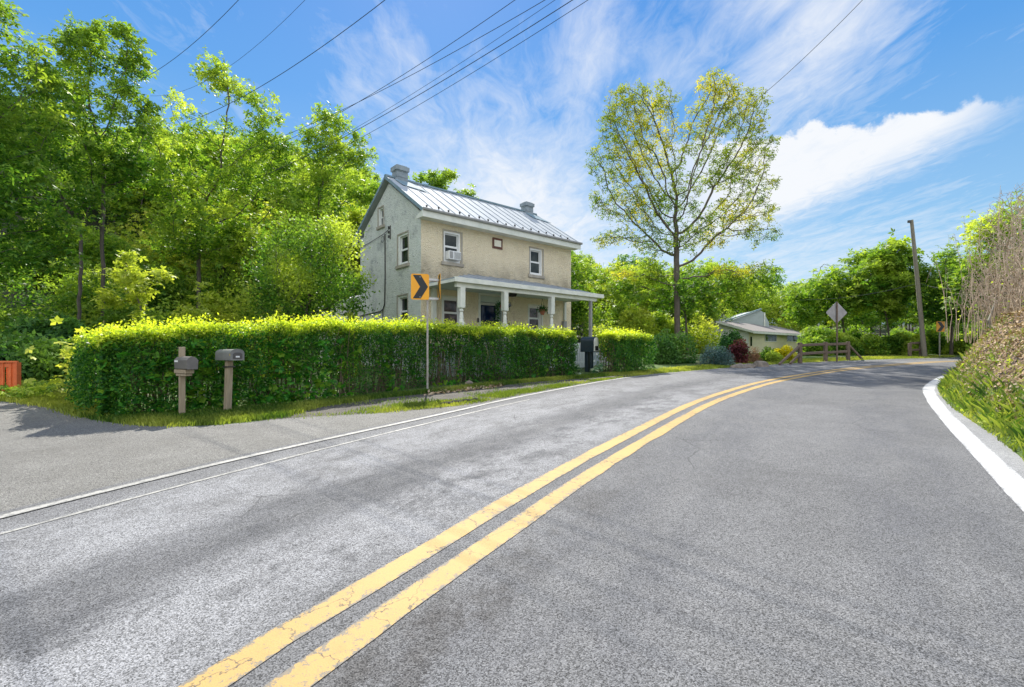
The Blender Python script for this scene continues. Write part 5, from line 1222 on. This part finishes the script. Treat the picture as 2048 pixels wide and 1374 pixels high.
T('open_tree', 'tall open-crowned tree with sparse yellow green leaves right of the farmhouse', 'tree', 30, 1355,
  [(1255, 235, 55, 70), (1310, 215, 45, 55), (1225, 320, 50, 55), (1290, 320, 60, 60), (1212, 400, 38, 35), (1270, 420, 65, 45), (1225, 475, 45, 22), (1310, 480, 55, 30), (1345, 290, 40, 60),
   (1435, 185, 45, 45), (1485, 225, 50, 55), (1405, 260, 45, 60), (1505, 300, 50, 48), (1450, 340, 55, 50), (1525, 370, 36, 25), (1480, 425, 70, 35), (1520, 468, 42, 20), (1345, 390, 60, 60), (1400, 470, 60, 35), (1480, 545, 75, 16), (1280, 555, 60, 14)],
  [(1354, 600), (1353, 545), (1353, 510)], natt=5200, nleaf=16000, lsize=.16, gaps=.0, leafm='lf_big', barkm='bark', seed=11, tip=.0115, step=.36, kill=.46, spread=.17, young=.6, top_young=.35, k=3, terminal=.035, trunk_scale=1.1)
T('open_tree', 'dark spreading lower boughs of a tree behind the open-crowned tree trunk', 'tree', 31.5, 1375, [(1470, 560, 95, 45), (1260, 560, 80, 50), (1350, 590, 90, 40)], [(1372, 640)], natt=500, nleaf=3200, lsize=.22, leafm='lf_near', seed=12, tip=.012, step=.4, kill=.7, spread=.3, young=.4)
T('roadside_tree', 'green tree with arching limbs behind the diamond sign', 'tree', 33, 1690, [(1680, 590, 70, 55), (1620, 600, 50, 50), (1740, 560, 55, 60)], [(1690, 680), (1685, 640)], natt=500, nleaf=3400, lsize=.28, leafm='lf_mid', seed=13, tip=.014, step=.45, kill=.7, spread=.4, young=.4)
T('roadside_tree', 'taller green tree with tufted top left of the utility pole', 'tree', 31, 1775, [(1765, 560, 55, 65), (1780, 510, 40, 30), (1815, 600, 30, 40, 2)], [(1778, 670), (1770, 620)], natt=450, nleaf=3000, lsize=.28, leafm='lf_near', seed=14, tip=.014, step=.45, kill=.7, spread=.3, young=.5)
T('roadside_tree', 'deep green tree with a dark curved trunk right of the far chevron sign', 'tree', 29.8, 1902, [(1895, 560, 65, 60), (1940, 590, 60, 50, -2), (1880, 620, 45, 35, .5), (1990, 570, 60, 60, -5), (2040, 560, 60, 60, -6)], [(1904, 660), (1898, 620)], natt=500, nleaf=5200, lsize=.24, leafm='lf_near', seed=15, tip=.016, step=.4, kill=.6, spread=.35, young=.25)
T('bank_tree', 'bright leafy tree rising behind the dead brush at the right edge', 'tree', 24, 2040, [(1990, 470, 45, 50), (1965, 540, 50, 50), (2030, 440, 40, 40)], [(2040, 560)], natt=350, nleaf=2600, lsize=.17, leafm='lf_mid', seed=16, tip=.012, step=.4, kill=.65, spread=.35, young=.5)
T('bare_tree', 'thin bare grey treetop poking above the far woods', 'tree', 48, 1640, [(1640, 545, 22, 26)], [(1640, 620)], natt=90, nleaf=60, lsize=.15, leafm='lf_mid', seed=17, tip=.02, step=.5, kill=.7, spread=.15)

# dead brush on top of the bank
for i, (px, dist, cy, hw_, hh_, lb) in enumerate(((2003, 13.5, 590, 62, 80, 'tan thicket of dead twiggy brush on top of the bank, nearest the road'), (2055, 12, 530, 85, 120, 'tall tan bramble thicket at the right edge of the picture'), (1998, 16.5, 600, 50, 60, 'low arching dead brush hanging over the far end of the bank'), (2120, 10.5, 480, 85, 160, 'dead brown brush at the extreme right edge above the grass'), (2050, 16, 450, 60, 90, 'dense dead brush with upright grey tops behind the tan thicket'))):
    x = (px - 1024) / F * dist; s_ = dist / F; rr = np.random.default_rng(70 + i); zc_ = CH + (HZ - cy) * s_; zb2 = CH + (HZ - 660) * s_ - .3
    N, par = grow((x + .2, dist, zb2), [(x + .15, dist, zb2 + .4)], [(x, dist, zc_, hw_ * s_, hw_ * s_ * 1.3, hh_ * s_)], 2400, .10, .12, 3, 70 + i, 110, .45)
    rad, ch_ = radii(N, par, .0055, 2.9); Vw, Qw = wood(N, par, np.minimum(rad, .017)); b = np.array((x, dist, zb2))
    o = empty('dead_brush', b); tag(o, lb, 'brush'); put('twigs', npmesh('twigs', Vw - b, Qw), M['twig'], o); mb = MB()
    for k in range(34):
        a = rr.uniform(0, 6.28); L = rr.uniform(.5, 1.15) * (zc_ - zb2 + hh_ * s_ * .8); ou = rr.uniform(.2, 1.0) * hw_ * s_ * .8; bx_0, by_0 = rr.normal() * hw_ * s_ * .5, rr.normal() * .8; ps = []
        for t in range(8):
            tt = t / 7; ps.append((bx_0 + math.cos(a) * ou * tt ** 1.3 + rr.normal() * .03, by_0 + math.sin(a) * ou * tt ** 1.3, L * (1 - (1 - tt) ** 1.6) * (1 - .45 * tt * tt * rr.uniform(0, 1.4)) + rr.normal() * .02))
        mb.tube(ps, [.010, .009, .008, .007, .006, .005, .004, .003], 3, False)
    mb.build('stem', M['twig'], o)
    n = 70; pp = np.column_stack([rr.normal(size=n) * hw_ * s_ * .6, rr.normal(size=n) * .6, rr.uniform(.0, 1, n) * (zc_ - zb2)]); V, Q, y = leaves(pp, .07, rr.uniform(0, 1, n), .6); put('foliage', npmesh('foliage', V, Q, y), M['lf_mid'], o)
x = P(1985, 700, 12.5).x
o = empty('broken_branch', (x, 12.5, 2.0)); tag(o, 'pale crooked broken branch standing on the crest of the bank', 'branch')
MB().tube([(0, 0, -.2), (-.05, 0, .15), (-.1, 0, .3), (-.02, 0, .5), (.06, .0, .75), (.1, 0, 1.0)], [.035, .032, .03, .026, .02, .01], 6).build('limb', M['barkp'], o)

# ------------------------------------------------------------------ forest on the hillside: a few kinds, copied
protos = []
kinds = [('lf_mid', 11.0, 3.6, 'bark'), ('lf_near', 12.5, 3.4, 'bark'), ('lf_yel', 10.0, 3.8, 'barkp'), ('lf_dark', 11.5, 3.5, 'bark'), ('lf_mid', 13.5, 3.2, 'barkp')]
labels = {'lf_mid': 'spring green forest tree on the wooded hillside', 'lf_near': 'mid green forest tree on the wooded hillside', 'lf_yel': 'yellow green forest tree on the wooded hillside', 'lf_dark': 'dark green forest tree on the wooded hillside'}
for i, (lm, h, cr, bk) in enumerate(kinds):
    r = np.random.default_rng(100 + i); el_ = [(r.normal() * .5, r.normal() * .5, h * .62, cr, cr, h * .34)] + [(r.normal() * cr * .55, r.normal() * cr * .55, h * r.uniform(.45, .82), cr * .55, cr * .55, h * .16) for _ in range(4)]
    t = tree('forest_tree', labels[lm], 'tree', (0, 0, -.3), [(0, 0, h * .25)], el_, natt=420, nleaf=3600, lsize=.29, leafm=lm, barkm=bk, step=.55, kill=.9, tip=.02, seed=200 + i, spread=.45, young=.45, k=4, aspect=.6, group='forest trees on the hillside')
    protos.append((t, lm, h))
placed = 0; used = set(); r = np.random.default_rng(5); spots = []
def ok(x, y, dmin): return all((x - a) ** 2 + (y - b) ** 2 > dmin ** 2 for a, b in spots)
cand = []
for _ in range(14000):
    y = 32 + 118 * r.uniform() ** 1.1; px = r.uniform(-160, 2200); x = (px - 1024) / F * y
    cand.append((y, x, px))
cand.sort()
skx = [-200, 60, 200, 330, 560, 700, 780, 960, 1140, 1300, 1480, 1600, 1700, 1800, 1900, 2050, 2200]; sky_ = [160, 210, 270, 265, 270, 320, 365, 405, 485, 505, 525, 560, 560, 545, 540, 560, 560]
for (y, x, px) in cand:
    if placed >= 290: break
    if y < 33: continue
    if px > 1100 and y < 44: continue
    if 1390 < px < 1660 and y < 54: continue
    if x > 26 and y < 42: continue
    if not ok(x, y, 3.9 + (y - 26) * .062): continue
    z = Hf(x, y); i = int(r.choice(5, p=[.34, .24, .2, .06, .16])); t, lm, h = protos[i]
    top = CH + (HZ - np.interp(px, skx, sky_) - r.uniform(-8, 30)) / F * y; s_ = min((top - z) / (h * 1.02), r.uniform(.85, 1.15))
    if s_ < .42: continue
    spots.append((x, y))
    o = t if i not in used else copy_tree(t); used.add(i)
    o.location = (x, y, z - .3); o.rotation_euler = (0, 0, r.uniform(0, 6.28)); wd_ = max(s_, .7); o.scale = (wd_ * r.uniform(.9, 1.15), wd_ * r.uniform(.9, 1.15), s_)
    placed += 1
print('forest trees', placed, 'far', max(b for a, b in spots))
